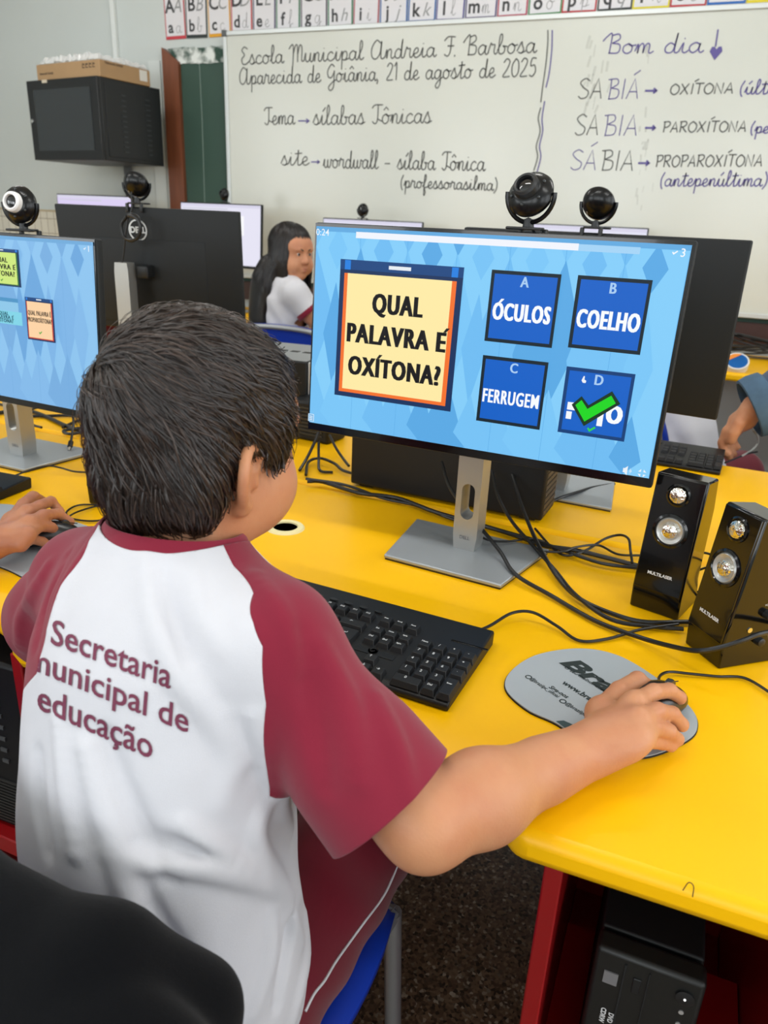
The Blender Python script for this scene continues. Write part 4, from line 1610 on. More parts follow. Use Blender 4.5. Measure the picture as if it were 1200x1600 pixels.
def relax(p, q, it, lam=.5):
    e = np.concatenate([q[:, [i, (i+1) % 4]] for i in range(4)])
    for _ in range(it):
        for f in (lam, -lam*1.04):
            acc = np.zeros_like(p)
            cnt = np.zeros(len(p))
            for a, b in ((0, 1), (1, 0)):
                for c in range(3):
                    acc[:, c] += np.bincount(e[:, a], weights=p[e[:, b], c], minlength=len(p))
                cnt += np.bincount(e[:, a], minlength=len(p))
            p = p+f*(acc/np.maximum(cnt, 1)[:, None]-p)
    return p


def split(p, faces, s):
    """cut a polygon mesh along s = 0; returns (s<0 part, s>=0 part)"""
    p = [tuple(x) for x in p]
    s = list(s)
    cache = {}

    def mid(i, j):
        k = (min(i, j), max(i, j))
        if k not in cache:
            t = s[i]/(s[i]-s[j])
            cache[k] = len(p)
            p.append(tuple(p[i][c]+(p[j][c]-p[i][c])*t for c in range(3)))
        return cache[k]
    neg, pos = [], []
    for f in faces:
        f = [int(i) for i in f]
        sg = [s[i] >= 0 for i in f]
        if all(sg):
            pos.append(f)
        elif not any(sg):
            neg.append(f)
        else:
            A, B = [], []
            for i in range(len(f)):
                a, b = f[i], f[(i+1) % len(f)]
                (B if s[a] >= 0 else A).append(a)
                if (s[a] >= 0) != (s[b] >= 0):
                    m = mid(a, b)
                    A.append(m)
                    B.append(m)
            if len(A) > 2:
                neg.append(A)
            if len(B) > 2:
                pos.append(B)

    def pack(fs):
        u = sorted({i for f in fs for i in f})
        m = {v: k for k, v in enumerate(u)}
        return np.array([p[i] for i in u]), [[m[i] for i in f] for f in fs]
    return pack(neg), pack(pos)


def mesh_obj(name, p, f, m, parent=None, solid=0., smooth=True, keep_largest=False):
    me = bpy.data.meshes.new(name)
    me.from_pydata([tuple(x) for x in p], [], [tuple(int(i) for i in q) for q in f])
    for x in (m if isinstance(m, (list, tuple)) else [m]):
        me.materials.append(x)
    return link(name, me, parent, smooth=smooth, solid=solid)


def drop_islands(p, faces, least=.08):
    """remove the inner skins and crumbs a field may leave"""
    par = list(range(len(p)))

    def find(i):
        while par[i] != i:
            par[i] = par[par[i]]
            i = par[i]
        return i
    for f in faces:
        a = find(int(f[0]))
        for i in f[1:]:
            b = find(int(i))
            if a != b:
                par[b] = a
    cnt = {}
    for f in faces:
        r = find(int(f[0]))
        cnt[r] = cnt.get(r, 0)+1
    if not cnt:
        return p, faces
    top = max(cnt.values())
    faces = [f for f in faces if cnt[find(int(f[0]))] > least*top]
    u = sorted({int(i) for f in faces for i in f})
    m = {v: k for k, v in enumerate(u)}
    return np.array([p[i] for i in u]), [[m[int(i)] for i in f] for f in faces]


def frame(F, U):
    """rotation whose columns are right, forward, up"""
    F = Vector(F).normalized()
    U = Vector(U)
    Rr = F.cross(U).normalized()
    U = Rr.cross(F).normalized()
    return Matrix((Rr, F, U)).transposed()


# skin, cloth and hair materials
def skin(name, col, red):
    m = mat(name, col, .48, spec=.4, sss=.12, bump=.12, bscale=420, detail=3)
    nt = m.node_tree
    b = nt.nodes['Principled BSDF']
    tc = nt.nodes.new('ShaderNodeTexCoord')
    n = nt.nodes.new('ShaderNodeTexNoise')
    n.inputs['Scale'].default_value = 22
    n.inputs['Detail'].default_value = 5
    nt.links.new(tc.outputs['Object'], n.inputs['Vector'])
    mx = nt.nodes.new('ShaderNodeMix')
    mx.data_type = 'RGBA'
    mx.inputs[6].default_value = lin(col)
    mx.inputs[7].default_value = lin(red)
    rp = nt.nodes.new('ShaderNodeMapRange')
    rp.inputs[1].default_value, rp.inputs[2].default_value = .38, .72
    nt.links.new(n.outputs[0], rp.inputs[0])
    nt.links.new(rp.outputs[0], mx.inputs[0])
    nt.links.new(mx.outputs[2], b.inputs['Base Color'])
    return m


def cloth(name, col, sheen=.15, rough=.85, weave=1500, bump=.25):
    return mat(name, col, rough, spec=.2, sheen=sheen, bump=bump, bscale=weave, var=.03, vscale=40)


m_skin = skin('skin_fair', '#c48a64', '#ba7a58')
m_skin2 = skin('skin_tan', '#b67a58', '#a96c50')
m_skin3 = skin('skin_warm', '#c98f6c', '#bd7f5f')
m_white = cloth('white_cotton', '#cfcfd5')
m_maroon = cloth('maroon_cotton', '#811d33', .2)
m_short = cloth('maroon_shorts_cloth', '#6a0e22', .2)
m_denim = mat('denim', '#2c4460', .85, bump=.5, bscale=700, var=.35, vscale=35, sheen=.2)


def hair_mats(pre, cols, rough=.34):
    return [mat('%s_%d' % (pre, i), c, rough, spec=.5) for i, c in enumerate(cols)]


HM = hair_mats('dark_brown_hair', ['#1c1411', '#2a1e19', '#3a2b23'])
HB = hair_mats('black_hair', ['#0e0b0b', '#171212', '#231b19'])


# -------------------------------------------------------------- head
def head_field(S_, c, Q, k=1., face=True):
    """Q: columns right, forward, up; c: middle of the head"""
    c = Vector(c)

    def P(r, f, u):
        return c + Q @ Vector((r*k, f*k, u*k))

    def E(r, f, u, a, b, d, sm=.02):
        S_.ell(P(r, f, u), (a*k, b*k, d*k), sm*k, Q)
    E(0, -.012, .032, .074, .094, .083, .01)
    E(0, .030, -.040, .058, .062, .070, .05)
    for s in (-1, 1):
        E(s*.038, .054, -.052, .035, .040, .040, .03)
        E(s*.045, .02, -.07, .02, .035, .028, .03)
    E(0, .068, -.096, .024, .020, .018, .025)
    E(0, .066, .030, .060, .030, .040, .04)
    if face:
        S_.cone(P(0, .090, .002), P(0, .107, -.032), .0075*k, .0115*k, .012*k)
        for s in (-1, 1):
            E(s*.011, .098, -.035, .0085, .010, .0075, .008)
            S_.ell(P(s*.031, .101, -.002), (.017*k, .014*k, .011*k), .012*k, Q, cut=True)
            E(s*.031, .080, -.004, .0145, .0135, .011, .006)
            E(s*.031, .089, .017, .02, .008, .006, .012)
        E(0, .0925, -.062, .022, .010, .0065, .006)
        E(0, .0905, -.073, .019, .010, .007, .006)
        S_.cone(P(-.02, .104, -.0675), P(.02, .104, -.0675), .0016*k, .0016*k, .004*k, cut=True)
    for s in (-1, 1):
        ear(S_, P, Q, s, k)
    return P


def ear(S_, P, Q, s, k):
    def q(f, u, o=0.):
        return P(s*(.0725+o*1.2+max(0, -f)*.62), -.008+f*1.12, -.029+u*1.08)
    rim = [(.010, .002, .0), (.0155, .014, .001), (.012, .025, .003), (.001, .0305, .005), (-.012, .026, .006), (-.0175, .012, .007), (-.0155, -.003, .006), (-.0085, -.015, .004), (-.001, -.022, .002)]
    pts = spline([q(*x) for x in rim], 3)
    S_.chain(pts, [.0045*k]*len(pts), .004*k)
    S_.ell(q(-.001, .006, -.002), (.006*k, .0165*k, .024*k), .004*k, Q)
    S_.ell(q(.001, -.023, .001), (.006*k, .0095*k, .0095*k), .006*k, Q)
    S_.ell(q(.0125, -.004, .001), (.005*k, .004*k, .0065*k), .004*k, Q)
    an = spline([q(-.001, .021, .004), q(-.008, .010, .005), q(-.007, -.004, .005), q(.002, -.014, .003)], 3)
    S_.chain(an, [.0035*k]*len(an), .004*k)
    S_.ell(q(.004, -.001, .009), (.006*k, .0068*k, .0095*k), .004*k, Q, cut=True)


def face_parts(parent, P, Q, k, iris='#2a1710', brow=None):
    for s in (-1, 1):
        b = MB()
        b.ball(P(s*.031, .0815, -.003), .0128*k, u=20, v=14)
        e = b.build('eye', mat('eye_white', '#e5e0da', .2), parent)
        b = MB()
        b.ball(P(s*.031+.0, .0872, -.003), .0084*k, u=16, v=10)
        b.build('iris', mat('iris_'+iris[1:], iris, .1), e)
        if brow:
            b = MB()
            b.tube([P(s*x, y, u) for x, y, u in ((.014, .101, .014), (.026, .0995, .0195), (.040, .090, .0185), (.047, .082, .014))], [.0026*k, .003*k, .0024*k, .0012*k], 8)
            b.build('eyebrow', brow, parent)
    b = MB()
    b.tube([P(x, y, u) for x, y, u in ((-.019, .0935, -.0645), (-.008, .1015, -.0632), (0, .1022, -.0638), (.008, .1015, -.0632), (.019, .0935, -.0645))], [.0008*k, .0018*k, .002*k, .0018*k, .0008*k], 8)
    b.tube([P(x, y, u) for x, y, u in ((-.016, .0935, -.071), (0, .100, -.0735), (.016, .0935, -.071))], [.001*k, .0028*k, .001*k], 8)
    b.build('lips', mat('lip_red', '#b3665a', .4), parent)


def strands(name, fn, c, Q, k, whorl, n, length, mats, parent, seed=1, keep=None, width=.0011, lift=.006, down=.4, steps=7, back=0., clump=True, flowfn=None, stop=None, jit1=.16, jit2=.07):
    """many tapered locks that follow the outline fn (a distance function of points) away from the whorl"""
    rng = np.random.RandomState(seed)
    c = np.array(c)
    Qn = np.array(Q)

    def f(p):
        return fn(p[:, 0], p[:, 1], p[:, 2])

    def grad(p, e=.0015):
        g = np.stack([(f(p+np.eye(3)[i]*e)-f(p-np.eye(3)[i]*e)) for i in range(3)], 1)
        return g/np.maximum(np.linalg.norm(g, axis=1), 1e-9)[:, None]
    d = rng.normal(size=(n*4, 3))
    d /= np.linalg.norm(d, axis=1)[:, None]
    p = c+d*.12*k
    for _ in range(10):
        p = p-grad(p)*f(p)[:, None]
    loc = (p-c) @ Qn/k
    ok = keep(loc) & (np.abs(f(p)) < .004)
    p = p[ok][:n]
    if clump:
        cell = rng.normal(size=(260, 3))
        cell /= np.linalg.norm(cell, axis=1)[:, None]
        dd = ((p-c)/np.linalg.norm(p-c, axis=1)[:, None]) @ cell.T
        ci = dd.argmax(1)
        cj = rng.normal(size=(260, 3))*jit1
        jit = cj[ci]+rng.normal(size=p.shape)*jit2
    else:
        jit = rng.normal(size=p.shape)*.15
    w = c+Qn @ (np.array(whorl)*k)
    N = len(p)
    L = length*k*rng.uniform(.65, 1.25, N)
    step = L/steps
    up = Qn[:, 2]
    fwd = Qn[:, 1]
    path = [p.copy()]
    cur = p.copy()
    lf = rng.uniform(.4, 1.3, N)*lift*k
    for i in range(steps):
        nn = grad(cur)
        v = cur-w
        loc = (cur-c) @ Qn/k
        dirv = v/np.maximum(np.linalg.norm(v, axis=1), 1e-6)[:, None]
        dirv = dirv-up*down+jit
        if flowfn is not None:
            dirv = dirv+flowfn(loc) @ Qn.T
        dirv -= nn*(dirv*nn).sum(1)[:, None]
        dirv /= np.maximum(np.linalg.norm(dirv, axis=1), 1e-6)[:, None]
        mv = step[:, None]
        if stop is not None:
            mv = mv*(stop(loc) > 0)[:, None]
        cur = cur+dirv*mv
        t = (i+1)/steps
        target = lf*(math.sin(PI*min(t*.9, 1))*.9+.25*t)
        nn = grad(cur)
        cur = cur+nn*(target-f(cur))[:, None]*.8
        path.append(cur.copy())
    path = np.stack(path, 1)                         # N, steps+1, 3
    K = steps+1
    tang = np.gradient(path, axis=1)
    tang /= np.maximum(np.linalg.norm(tang, axis=2), 1e-9)[:, :, None]
    nrm = grad(path.reshape(-1, 3)).reshape(N, K, 3)
    sd = np.cross(tang, nrm)
    sd /= np.maximum(np.linalg.norm(sd, axis=2), 1e-9)[:, :, None]
    prof = np.array([.7]+[1.0]*(K-3)+[.7, .12])
    wv = (width*k*rng.uniform(.6, 1.5, N))[:, None]*prof[None, :]
    a = path-sd*wv[:, :, None]
    b_ = path+nrm*(wv*.7)[:, :, None]
    e = path+sd*wv[:, :, None]
    vs = np.stack([a, b_, e], 2).reshape(-1, 3)
    base = (np.arange(N)*K*3)[:, None, None]
    kk = (np.arange(K-1)*3)[None, :, None]
    j = np.arange(2)[None, None, :]
    q0 = base+kk+j
    quads = np.stack([q0, q0+1, q0+4, q0+3], -1).reshape(-1, 4)
    mi = np.repeat(rng.choice(len(mats), N, p=[.4, .4, .2][:len(mats)] if len(mats) == 3 else None), (K-1)*2)
    me = bpy.data.meshes.new(name)
    me.from_pydata(vs.tolist(), [], quads.tolist())
    for m in mats:
        me.materials.append(m)
    me.polygons.foreach_set('material_index', mi.astype(np.int32))
    return link(name, me, parent, smooth=True)


def union_fn(fs, k):
    def fn(x, y, z):
        d = fs[0](x, y, z)
        for g_ in fs[1:]:
            e = g_(x, y, z)
            hh = np.maximum(k-np.abs(d-e), 0)/k
            d = np.minimum(d, e)-hh*hh*k*.25
        return d
    return fn


def hand_field(S_, wrist, fingers, k=.006, palm_r=.013, rr=None):
    """fingers: lists of joints from knuckle to tip; the first is the thumb (from its root in the palm)"""
    w = Vector(wrist)
    rr = rr or [.0105, .0082, .0084, .008, .007]
    for i, fg in enumerate(fingers):
        r = rr[i]
        rs = [r*1.12, r, r*.93, r*.80][:len(fg)]
        S_.chain(fg, rs, .003)
        S_.ell(fg[-1], (rs[-1]*1.02,)*3, .003)
        if i:
            S_.cone(w, fg[0], palm_r*1.15, r*1.2, .012)
        else:
            S_.cone(w.lerp(Vector(fingers[1][0]), .2), fg[0], palm_r*1.1, r*1.2, .014)
    for i in range(1, len(fingers)-1):
        S_.cone(Vector(fingers[i][0]).lerp(w, .10), Vector(fingers[i+1][0]).lerp(w, .10), rr[i]*1.05, rr[i+1]*1.05, .006)


def rest_hand(w, d, side, n, size=1., curl=.5, spread=.16):
    """a relaxed hand: wrist, finger direction, thumb side, palm normal (pointing out of the palm)"""
    w, d, side, n = Vector(w), Vector(d).normalized(), Vector(side).normalized(), Vector(n).normalized()
    out = []
    t0 = w+d*.022*size+side*.020*size
    out.append([t0, t0+(d*.75+side*.65).normalized()*.030*size+n*.006, t0+(d*.75+side*.65).normalized()*.030*size+(d*.95+side*.25).normalized()*.026*size+n*.012, t0+(d*.75+side*.65).normalized()*.030*size+(d*.95+side*.25).normalized()*.026*size+(d+n*.3).normalized()*.018*size+n*.012])
    for i, (off, kn, ln) in enumerate(((.026, .078, .062), (.008, .081, .068), (-.010, .077, .063), (-.026, .070, .050))):
        p = w+d*kn*size+side*off*size-n*.004
        dd = (d+side*(spread*(1.5-i)*.5)).normalized()
        jo = [p]
        a = .25*curl
        for seg in (.46, .31, .23):
            v = dd*math.cos(a)+n*math.sin(a)
            p = p+v*ln*seg*size
            jo.append(p)
            a += .85*curl
        out.append(jo)
    return out
# ================================================================ the boy
BH = Vector((-.403, .545, 1.036))
BQ = frame((.21, 1, -.10), (.03, .1, 1))
BK = .92
shR, shL = (-.285, .475, .890), (-.528, .522, .868)
elR, wrR = (-.135, .460, .769), None
wrR = desk(912, 1176, .034)
elL, wrL = (-.655, .58, .758), (-.60, .745, .775)
YAW = Matrix.Rotation(R_(-9), 3, 'Z')
hipsR, hipsL = (-.315, .41, .485), (-.475, .43, .485)
knR, knL = (-.288, .72, .475), (-.515, .75, .475)
anR, anL = (-.37, .58, .09), (-.50, .58, .09)


def dk(*ps):
    return [desk(x, y, h) for x, y, h in ps]


handR = [dk((938, 1112, .040), (968, 1080, .040), (996, 1063, .036), (1013, 1074, .018)),
         dk((990, 1098, .056), (1022, 1081, .054), (1046, 1079, .043), (1062, 1090, .030)),
         dk((996, 1123, .057), (1027, 1111, .054), (1050, 1116, .041), (1065, 1132, .026)),
         dk((992, 1147, .052), (1022, 1137, .046), (1045, 1143, .034), (1058, 1155, .018)),
         dk((982, 1166, .044), (1010, 1158, .034), (1033, 1160, .022), (1048, 1165, .013))]
handL = rest_hand(wrL, (.45, .85, -.05), (.85, -.45, 0), (0, .05, -1), .88, .6)

bs = SDF((-.80, .22, .0), (.10, .98, 1.19), .0026)
PH = head_field(bs, BH, BQ, BK)
bs.cone((-.402, .500, .915), BH+BQ @ Vector((0, -.018, -.05)), .049, .05, .03)
bs.cone((-.405, .495, .895), (-.40, .455, .80), .055, .08, .03)
bs.ell((-.400, .468, .79), (.105, .080, .13), .05, YAW)
bs.ell((-.385, .44, .62), (.105, .088, .15), .05, YAW)
bs.ell((-.388, .42, .50), (.12, .10, .085), .05, YAW)
for s, sh, el, wr in ((1, shR, elR, wrR), (-1, shL, elL, wrL)):
    bs.cone((-.405+s*.03, .495, .895), sh, .042, .042, .03)
    mid = Vector(sh).lerp(Vector(el), .5)+Vector((0, 0, -.016))
    bs.chain([sh, mid, el], [.042, .0385, .035], .02)
    f1 = Vector(el).lerp(Vector(wr), .32)
    bs.chain([el, f1, wr], [.0355, .0375, .0225], .02)
    # soft forearm near the wrist: wider than deep
    bs.cone(Vector(el).lerp(Vector(wr), .72), wr, .028, .024, .012)
hand_field(bs, wrR, handR, rr=[.0108, .0088, .0090, .0085, .0076])
for a, r in ((.25, .019), (.55, .0175), (.8, .014)):
    bs.ell(Vector(wrR).lerp((handR[2][0]+handR[3][0])/2, a)+Vector((0, 0, -.002)), (.026, .030, r), .012, Matrix.Rotation(math.atan2((handR[2][0]-wrR).y, (handR[2][0]-wrR).x)-PI/2, 3, 'Z'))
hand_field(bs, wrL, handL)
for hp, kn, an in ((hipsR, knR, anR), (hipsL, knL, anL)):
    bs.chain([hp, kn], [.078, .052], .03)
    bs.chain([kn, Vector(kn).lerp(Vector(an), .35)+Vector((0, -.012, 0)), an], [.05, .049, .032], .02)
    bs.cone(an, Vector(an)+Vector((.0, .10, -.055)), .032, .026, .02)
p, q = bs.mesh(2)
p, q = drop_islands(p, q)
boy = mesh_obj('person', p, q, m_skin)
tag(boy, 'boy seen from behind in a white and maroon school shirt, hand on a mouse', 'person')
face_parts(boy, PH, BQ, BK, brow=HM[0])

# ---------------------------------------------------------------- hair
def hair_parts(c, Q, k, parts):
    c = Vector(c)
    return [f_ell(c+Q @ Vector((r*k, f*k, u*k)), (a*k, b*k, d*k), Q) for r, f, u, a, b, d in parts]


boyhair = [(0, -.012, .030, .078, .100, .088), (.004, -.046, -.032, .053, .056, .060), (0, .040, .046, .068, .060, .050),
           (.062, .028, .004, .0165, .032, .034), (-.062, .028, .004, .0165, .032, .034), (.055, -.044, -.026, .020, .030, .042), (-.055, -.044, -.026, .020, .030, .042)]
hf = union_fn(hair_parts(BH, BQ, BK, boyhair), .02)
hs = SDF(BH-Vector((.14, .14, .14)), BH+Vector((.14, .14, .14)), .0026)
hs.put(hf, BH-Vector((.13, .13, .13)), BH+Vector((.13, .13, .13)), .001)
p, q = hs.mesh(2)
loc = (p-np.array(BH)) @ np.array(BQ)/BK


def hairline(loc):
    """positive where hair grows"""
    r, f, u = np.abs(loc[:, 0]), loc[:, 1], loc[:, 2]
    side = np.where(f > .008, -.014+np.maximum(0, f-.046)*6.0, np.where(f > -.026, .004, -.022-np.clip((-.026-f)*3.2, 0, .066)))
    face = np.where(f > .05, .020+.0*f, -1)
    lim = np.maximum(side, face)
    return u-lim


(p0, f0), (p1, f1) = split(p, q, hairline(loc))
hair = mesh_obj('hair', p1, f1, HM[0], boy, solid=.004)


def keep_boy(l):
    return (hairline(l) > .004)


def flow_boy(l):
    o = np.zeros_like(l)
    o[:, 1] = np.where(l[:, 2] > .02, .35, -.05)
    return o


WH = (-.030, -.082, .060)
strands('hair_locks', hf, BH, BQ, BK, WH, 24000, .042, HM, hair, 4, keep_boy, .00055, .0035, .55, flowfn=flow_boy, stop=lambda l: hairline(l)+.004, steps=6)
strands('hair_locks', hf, BH, BQ, BK, WH, 2600, .05, HM, hair, 9, keep_boy, .0006, .008, .45, flowfn=flow_boy, stop=lambda l: hairline(l)+.006, steps=6, jit1=.25)

# ---------------------------------------------------------------- shirt
ss = SDF((-.78, .20, .40), (-.06, .74, .985), .003)
ss.ell((-.402, .465, .80), (.126, .102, .15), .05, YAW)
ss.ell((-.386, .434, .645), (.132, .116, .17), .08, YAW)
ss.ell((-.386, .415, .50), (.155, .132, .13), .08, YAW)
ss.cone((-.404, .500, .945), (-.40, .485, .86), .056, .09, .05)
for s, sh, el, a in ((1, shR, elR, .85), (-1, shL, elL, .80)):
    ss.cone((-.404+s*.035, .497, .90), sh, .052, .051, .045)
    dn = Vector((0, 0, -.020 if s > 0 else -.006))
    ss.cone(Vector(sh)+dn*.3, Vector(sh).lerp(Vector(el), a)+dn, .049, .054 if s > 0 else .054, .03)
    ss.cone(Vector(sh).lerp(Vector(el), .6)+dn, Vector(sh).lerp(Vector(el), a+.16)+dn, .055 if s > 0 else .053, .059 if s > 0 else .056, .03)
# folds of the cloth: ridges (+) and furrows (-) along lines on the back
FOLDS = []
g0 = openvdb.FloatGrid(1.0)
g0.copyFromArray(np.ascontiguousarray(ss.v[::3, ::3, ::3]))
p, q = g0.convertToQuads(0.0)
p = p*ss.h*3+ss.lo
ROUGH = BVHTree.FromPolygons([Vector(x) for x in p], [list(map(int, f)) for f in q])


def fold(pts, amp, w):
    out = []
    for a in spline([(x, y, 0) for x, y in pts], 5):
        h_ = ROUGH.ray_cast(CAMP, ray(a.x, a.y).normalized())
        if h_[0] is not None and (not out or (h_[0]-Vector(out[-1])).length < .08):
            out.append(np.array(h_[0]))
    if len(out) < 3:
        return
    lo, hi = np.min(out, 0)-.06, np.max(out, 0)+.06
    sl, g = ss.sl(lo, hi)
    num = None
    n = len(out)
    for i in range(n-1):
        d = f_cone(out[i], out[i+1], 0, 0)(*g)/.82
        taper = min(1, .35+1.6*min(i+.5, n-1.5-i)/n)
        e = taper*np.exp(-(d/w)**2)
        num = e if num is None else np.maximum(num, e)
    ss.v[sl] -= (2.1*amp*num).astype(np.float32)


fold([(228, 885), (240, 960), (268, 1040), (320, 1110), (372, 1190)], .006, .011)
fold([(255, 905), (265, 960), (290, 1030)], -.004, .009)
fold([(300, 890), (312, 950), (340, 1010)], .003, .012)
fold([(92, 1130), (104, 1220), (118, 1330)], .005, .010)
fold([(60, 1180), (62, 1260), (72, 1330)], -.004, .010)
fold([(135, 1170), (160, 1260), (190, 1330), (215, 1400)], .008, .011)
fold([(165, 1150), (200, 1250), (240, 1330), (268, 1372)], -.006, .009)
fold([(180, 1340), (205, 1400), (236, 1470), (262, 1530)], .009, .010)
fold([(176, 1325), (235, 1348), (320, 1356), (420, 1382), (470, 1400)], .009, .010)
fold([(215, 1318), (290, 1328), (360, 1345)], -.006, .009)
fold([(215, 1375), (245, 1440), (290, 1500)], -.006, .010)
fold([(285, 1290), (340, 1330), (430, 1372)], .006, .010)
fold([(420, 1240), (402, 1310), (438, 1390), (466, 1470)], .007, .010)
fold([(398, 1120), (418, 1180), (438, 1250), (455, 1290)], .005, .011)
fold([(452, 1400), (446, 1480), (430, 1570)], -.006, .008)
fold([(472, 1430), (475, 1500), (458, 1590)], .006, .008)
fold([(425, 1420), (418, 1500), (395, 1580)], .005, .009)
fold([(350, 1250), (365, 1180), (352, 1120)], .003, .014)
fold([(505, 1010), (545, 1100), (562, 1220)], .004, .011)
fold([(590, 1090), (622, 1170), (640, 1240)], .004, .010)
fold([(465, 990), (492, 1110), (512, 1230)], -.004, .011)
fold([(400, 900), (440, 960), (470, 1040)], .004, .010)
fold([(75, 885), (35, 960), (30, 1010)], .004, .009)
fold([(105, 865), (70, 940), (55, 1010)], -.004, .009)
fold([(140, 850), (100, 920), (80, 980)], .003, .009)
sl, g = ss.sl((-.78, .2, .4), (-.06, .74, .985))
x, y, z = g
ss.v[sl] -= (.0022*np.sin(x*38+z*21+2*np.sin(z*17))*np.clip((.85-z)*4, 0, 1)).astype(np.float32)
p, q = ss.mesh(2)
# openings: hem, neck, sleeves
hemz = .452+.02*np.sin(p[:, 0]*9)
(_, _), (p, q) = split(p, q, p[:, 2]-hemz)
nc = np.array((-.401, .503, .950))
ax = np.array((.0, .22, 1.)); ax /= np.linalg.norm(ax)
rad = np.linalg.norm((p-nc)-((p-nc) @ ax)[:, None]*ax, axis=1)
(p, q), _ = split(p, q, np.minimum(.0655-rad, (p-nc) @ ax+.06))
for sh, el, a in ((shR, elR, .85), (shL, elL, .78)):
    d = np.array(Vector(el)-Vector(sh))
    L_ = np.linalg.norm(d)
    d /= L_
    t = (p-np.array(sh)) @ d-L_*a
    near_ = np.linalg.norm(p-(np.array(sh)+d*L_*a), axis=1) < .088
    (p, q), _ = split(p, q, np.where(near_, t, -1))
p, q = drop_islands(p, q)
SHIRT = BVHTree.FromPolygons([Vector(x) for x in p], [list(map(int, f)) for f in q])


def seam_line(pix):
    """the raglan seam down the back: points of the cloth surface along it"""
    return [h_ for h_ in (ROUGH.ray_cast(CAMP, ray(a, c).normalized())[0] for a, c in pix) if h_ is not None]


LR = seam_line([(396, 930), (411, 1010), (416, 1100), (436, 1225)])
LL = seam_line([(132, 870), (104, 910), (84, 960), (68, 1010), (58, 1052)])


def seam(p, L, s, K):
    zz = np.array([v.z for v in L[::-1]])
    xx = np.array([v.x for v in L[::-1]])
    o = np.argsort(zz)
    zz, xx = zz[o], xx[o]
    xs = np.interp(p[:, 2], zz, xx)
    below = np.maximum(zz[0]-p[:, 2], 0)
    xs = xs+s*below*1.0
    t = np.clip((p[:, 1]-L[0].y)/(K[1]-L[0].y), 0, 1.3)         # over the shoulder to the collar
    w_ = np.clip((p[:, 2]-zz[-1]+.012)/.022, 0, 1)
    xs = xs*(1-w_)+w_*(L[0].x+(K[0]-L[0].x)*t)
    return (p[:, 0]-xs)*s


(p, q), (pR, qR) = split(p, q, seam(p, LR, 1, (-.340, .487)))
(p, q), (pL, qL) = split(p, q, seam(p, LL, -1, (-.462, .51)))
WHITE = BVHTree.FromPolygons([Vector(x) for x in p], [list(map(int, f)) for f in q])
shirt = mesh_obj('shirt', p, q, m_white, boy, solid=.0022)
for pp_, qq_ in ((pR, qR), (pL, qL)):
    mesh_obj('sleeve', pp_, qq_, m_maroon, shirt, solid=.0022)


def on_surface(tree, o, d, off):
    hit = tree.ray_cast(o, d)
    if hit[0] is None:
        return None
    n = hit[1]
    if n.dot(d) > 0:
        n = -n
    return hit[0]+n*off


# ribbed collar
b = MB()
N = 72
rings = []
for (dz, rr_, ) in ((-.017, 1.09), (-.010, 1.075), (-.001, 1.05), (.006, 1.01), (.010, .965), (.0095, .93), (.0, .94)):
    row = []
    for k in range(N):
        a = 2*PI*k/N
        c = Vector(nc)+Vector((.0, 0, .002))
        e1, e2 = Vector((1, 0, 0)), Vector((0, 1, -.22)).normalized()
        row.append(c+e1*(.0625*rr_*math.cos(a))+e2*(.0615*rr_*math.sin(a))+Vector(ax)*dz)
    rings.append(row)
vs = [v for r in rings for v in r]
fs = []
for i in range(len(rings)-1):
    for k in range(N):
        fs.append((i*N+k, i*N+(k+1) % N, (i+1)*N+(k+1) % N, (i+1)*N+k))
b.add(vs, fs)
b.build('collar', m_maroon, shirt, solid=.0015)

# lettering printed on the back of the shirt
lett = MB()


def print_on(mb, tree, txt, a, b_, up, hpx, bold=0.):
    """txt from pixel a to b_ along its base line, small letters hpx pixels high; it lies on the cloth"""
    vs, fs = text_mesh(txt, bold, 'LEFT', 1., 0.)
    bm = bmesh.new()
    bv = [bm.verts.new(v) for v in vs]
    for f in fs:
        try:
            bm.faces.new([bv[i] for i in f])
        except ValueError:
            pass
    bmesh.ops.triangulate(bm, faces=bm.faces)
    for _ in range(3):
        ed = [e for e in bm.edges if e.calc_length() > .10]
        if ed:
            bmesh.ops.subdivide_edges(bm, edges=ed, cuts=1)
            bmesh.ops.triangulate(bm, faces=bm.faces)
    w = max(v[0] for v in vs)
    ys = [v[1] for v in vs]
    base = -.27 if min(ys) > -.5 else -.27
    out = []
    bm.verts.index_update()
    for v in bm.verts:
        t = v.co.x/w
        hgt = (v.co.y-base)/.53*hpx
        px = a[0]+(b_[0]-a[0])*t+up[0]*hgt
        py = a[1]+(b_[1]-a[1])*t+up[1]*hgt
        a_, c_ = on_surface(tree, CAMP, ray(px, py).normalized(), .0009), on_surface(WHITE, CAMP, ray(px, py).normalized(), .0009)
        out.append(c_ if a_ is not None and c_ is not None and (a_-c_).length < .002 else None)
    ok = [f for f in bm.faces if all(out[v.index] is not None for v in f.verts)]
    idx = {}
    vv, ff = [], []
    for f in ok:
        pts = [out[v.index] for v in f.verts]
        if max((pts[0]-pts[1]).length, (pts[1]-pts[2]).length, (pts[2]-pts[0]).length) > .03:
            continue
        g_ = []
        for v in f.verts:
            if v.index not in idx:
                idx[v.index] = len(vv)
                vv.append(out[v.index])
            g_.append(idx[v.index])
        ff.append(g_)
    bm.free()
    mb.add(vv, ff)


print_on(lett, SHIRT, 'Secretaria', (79, 1003), (267, 1074), (.10, -1), 29, .012)
print_on(lett, SHIRT, 'municipal de', (42, 1040), (294, 1143), (.08, -1), 28, .012)
print_on(lett, SHIRT, 'educa\u00e7\u00e3o', (58, 1104), (238, 1184), (.06, -1), 30, .012)
lett.build('lettering', mat('print_maroon', '#6e2a44', .7), shirt)

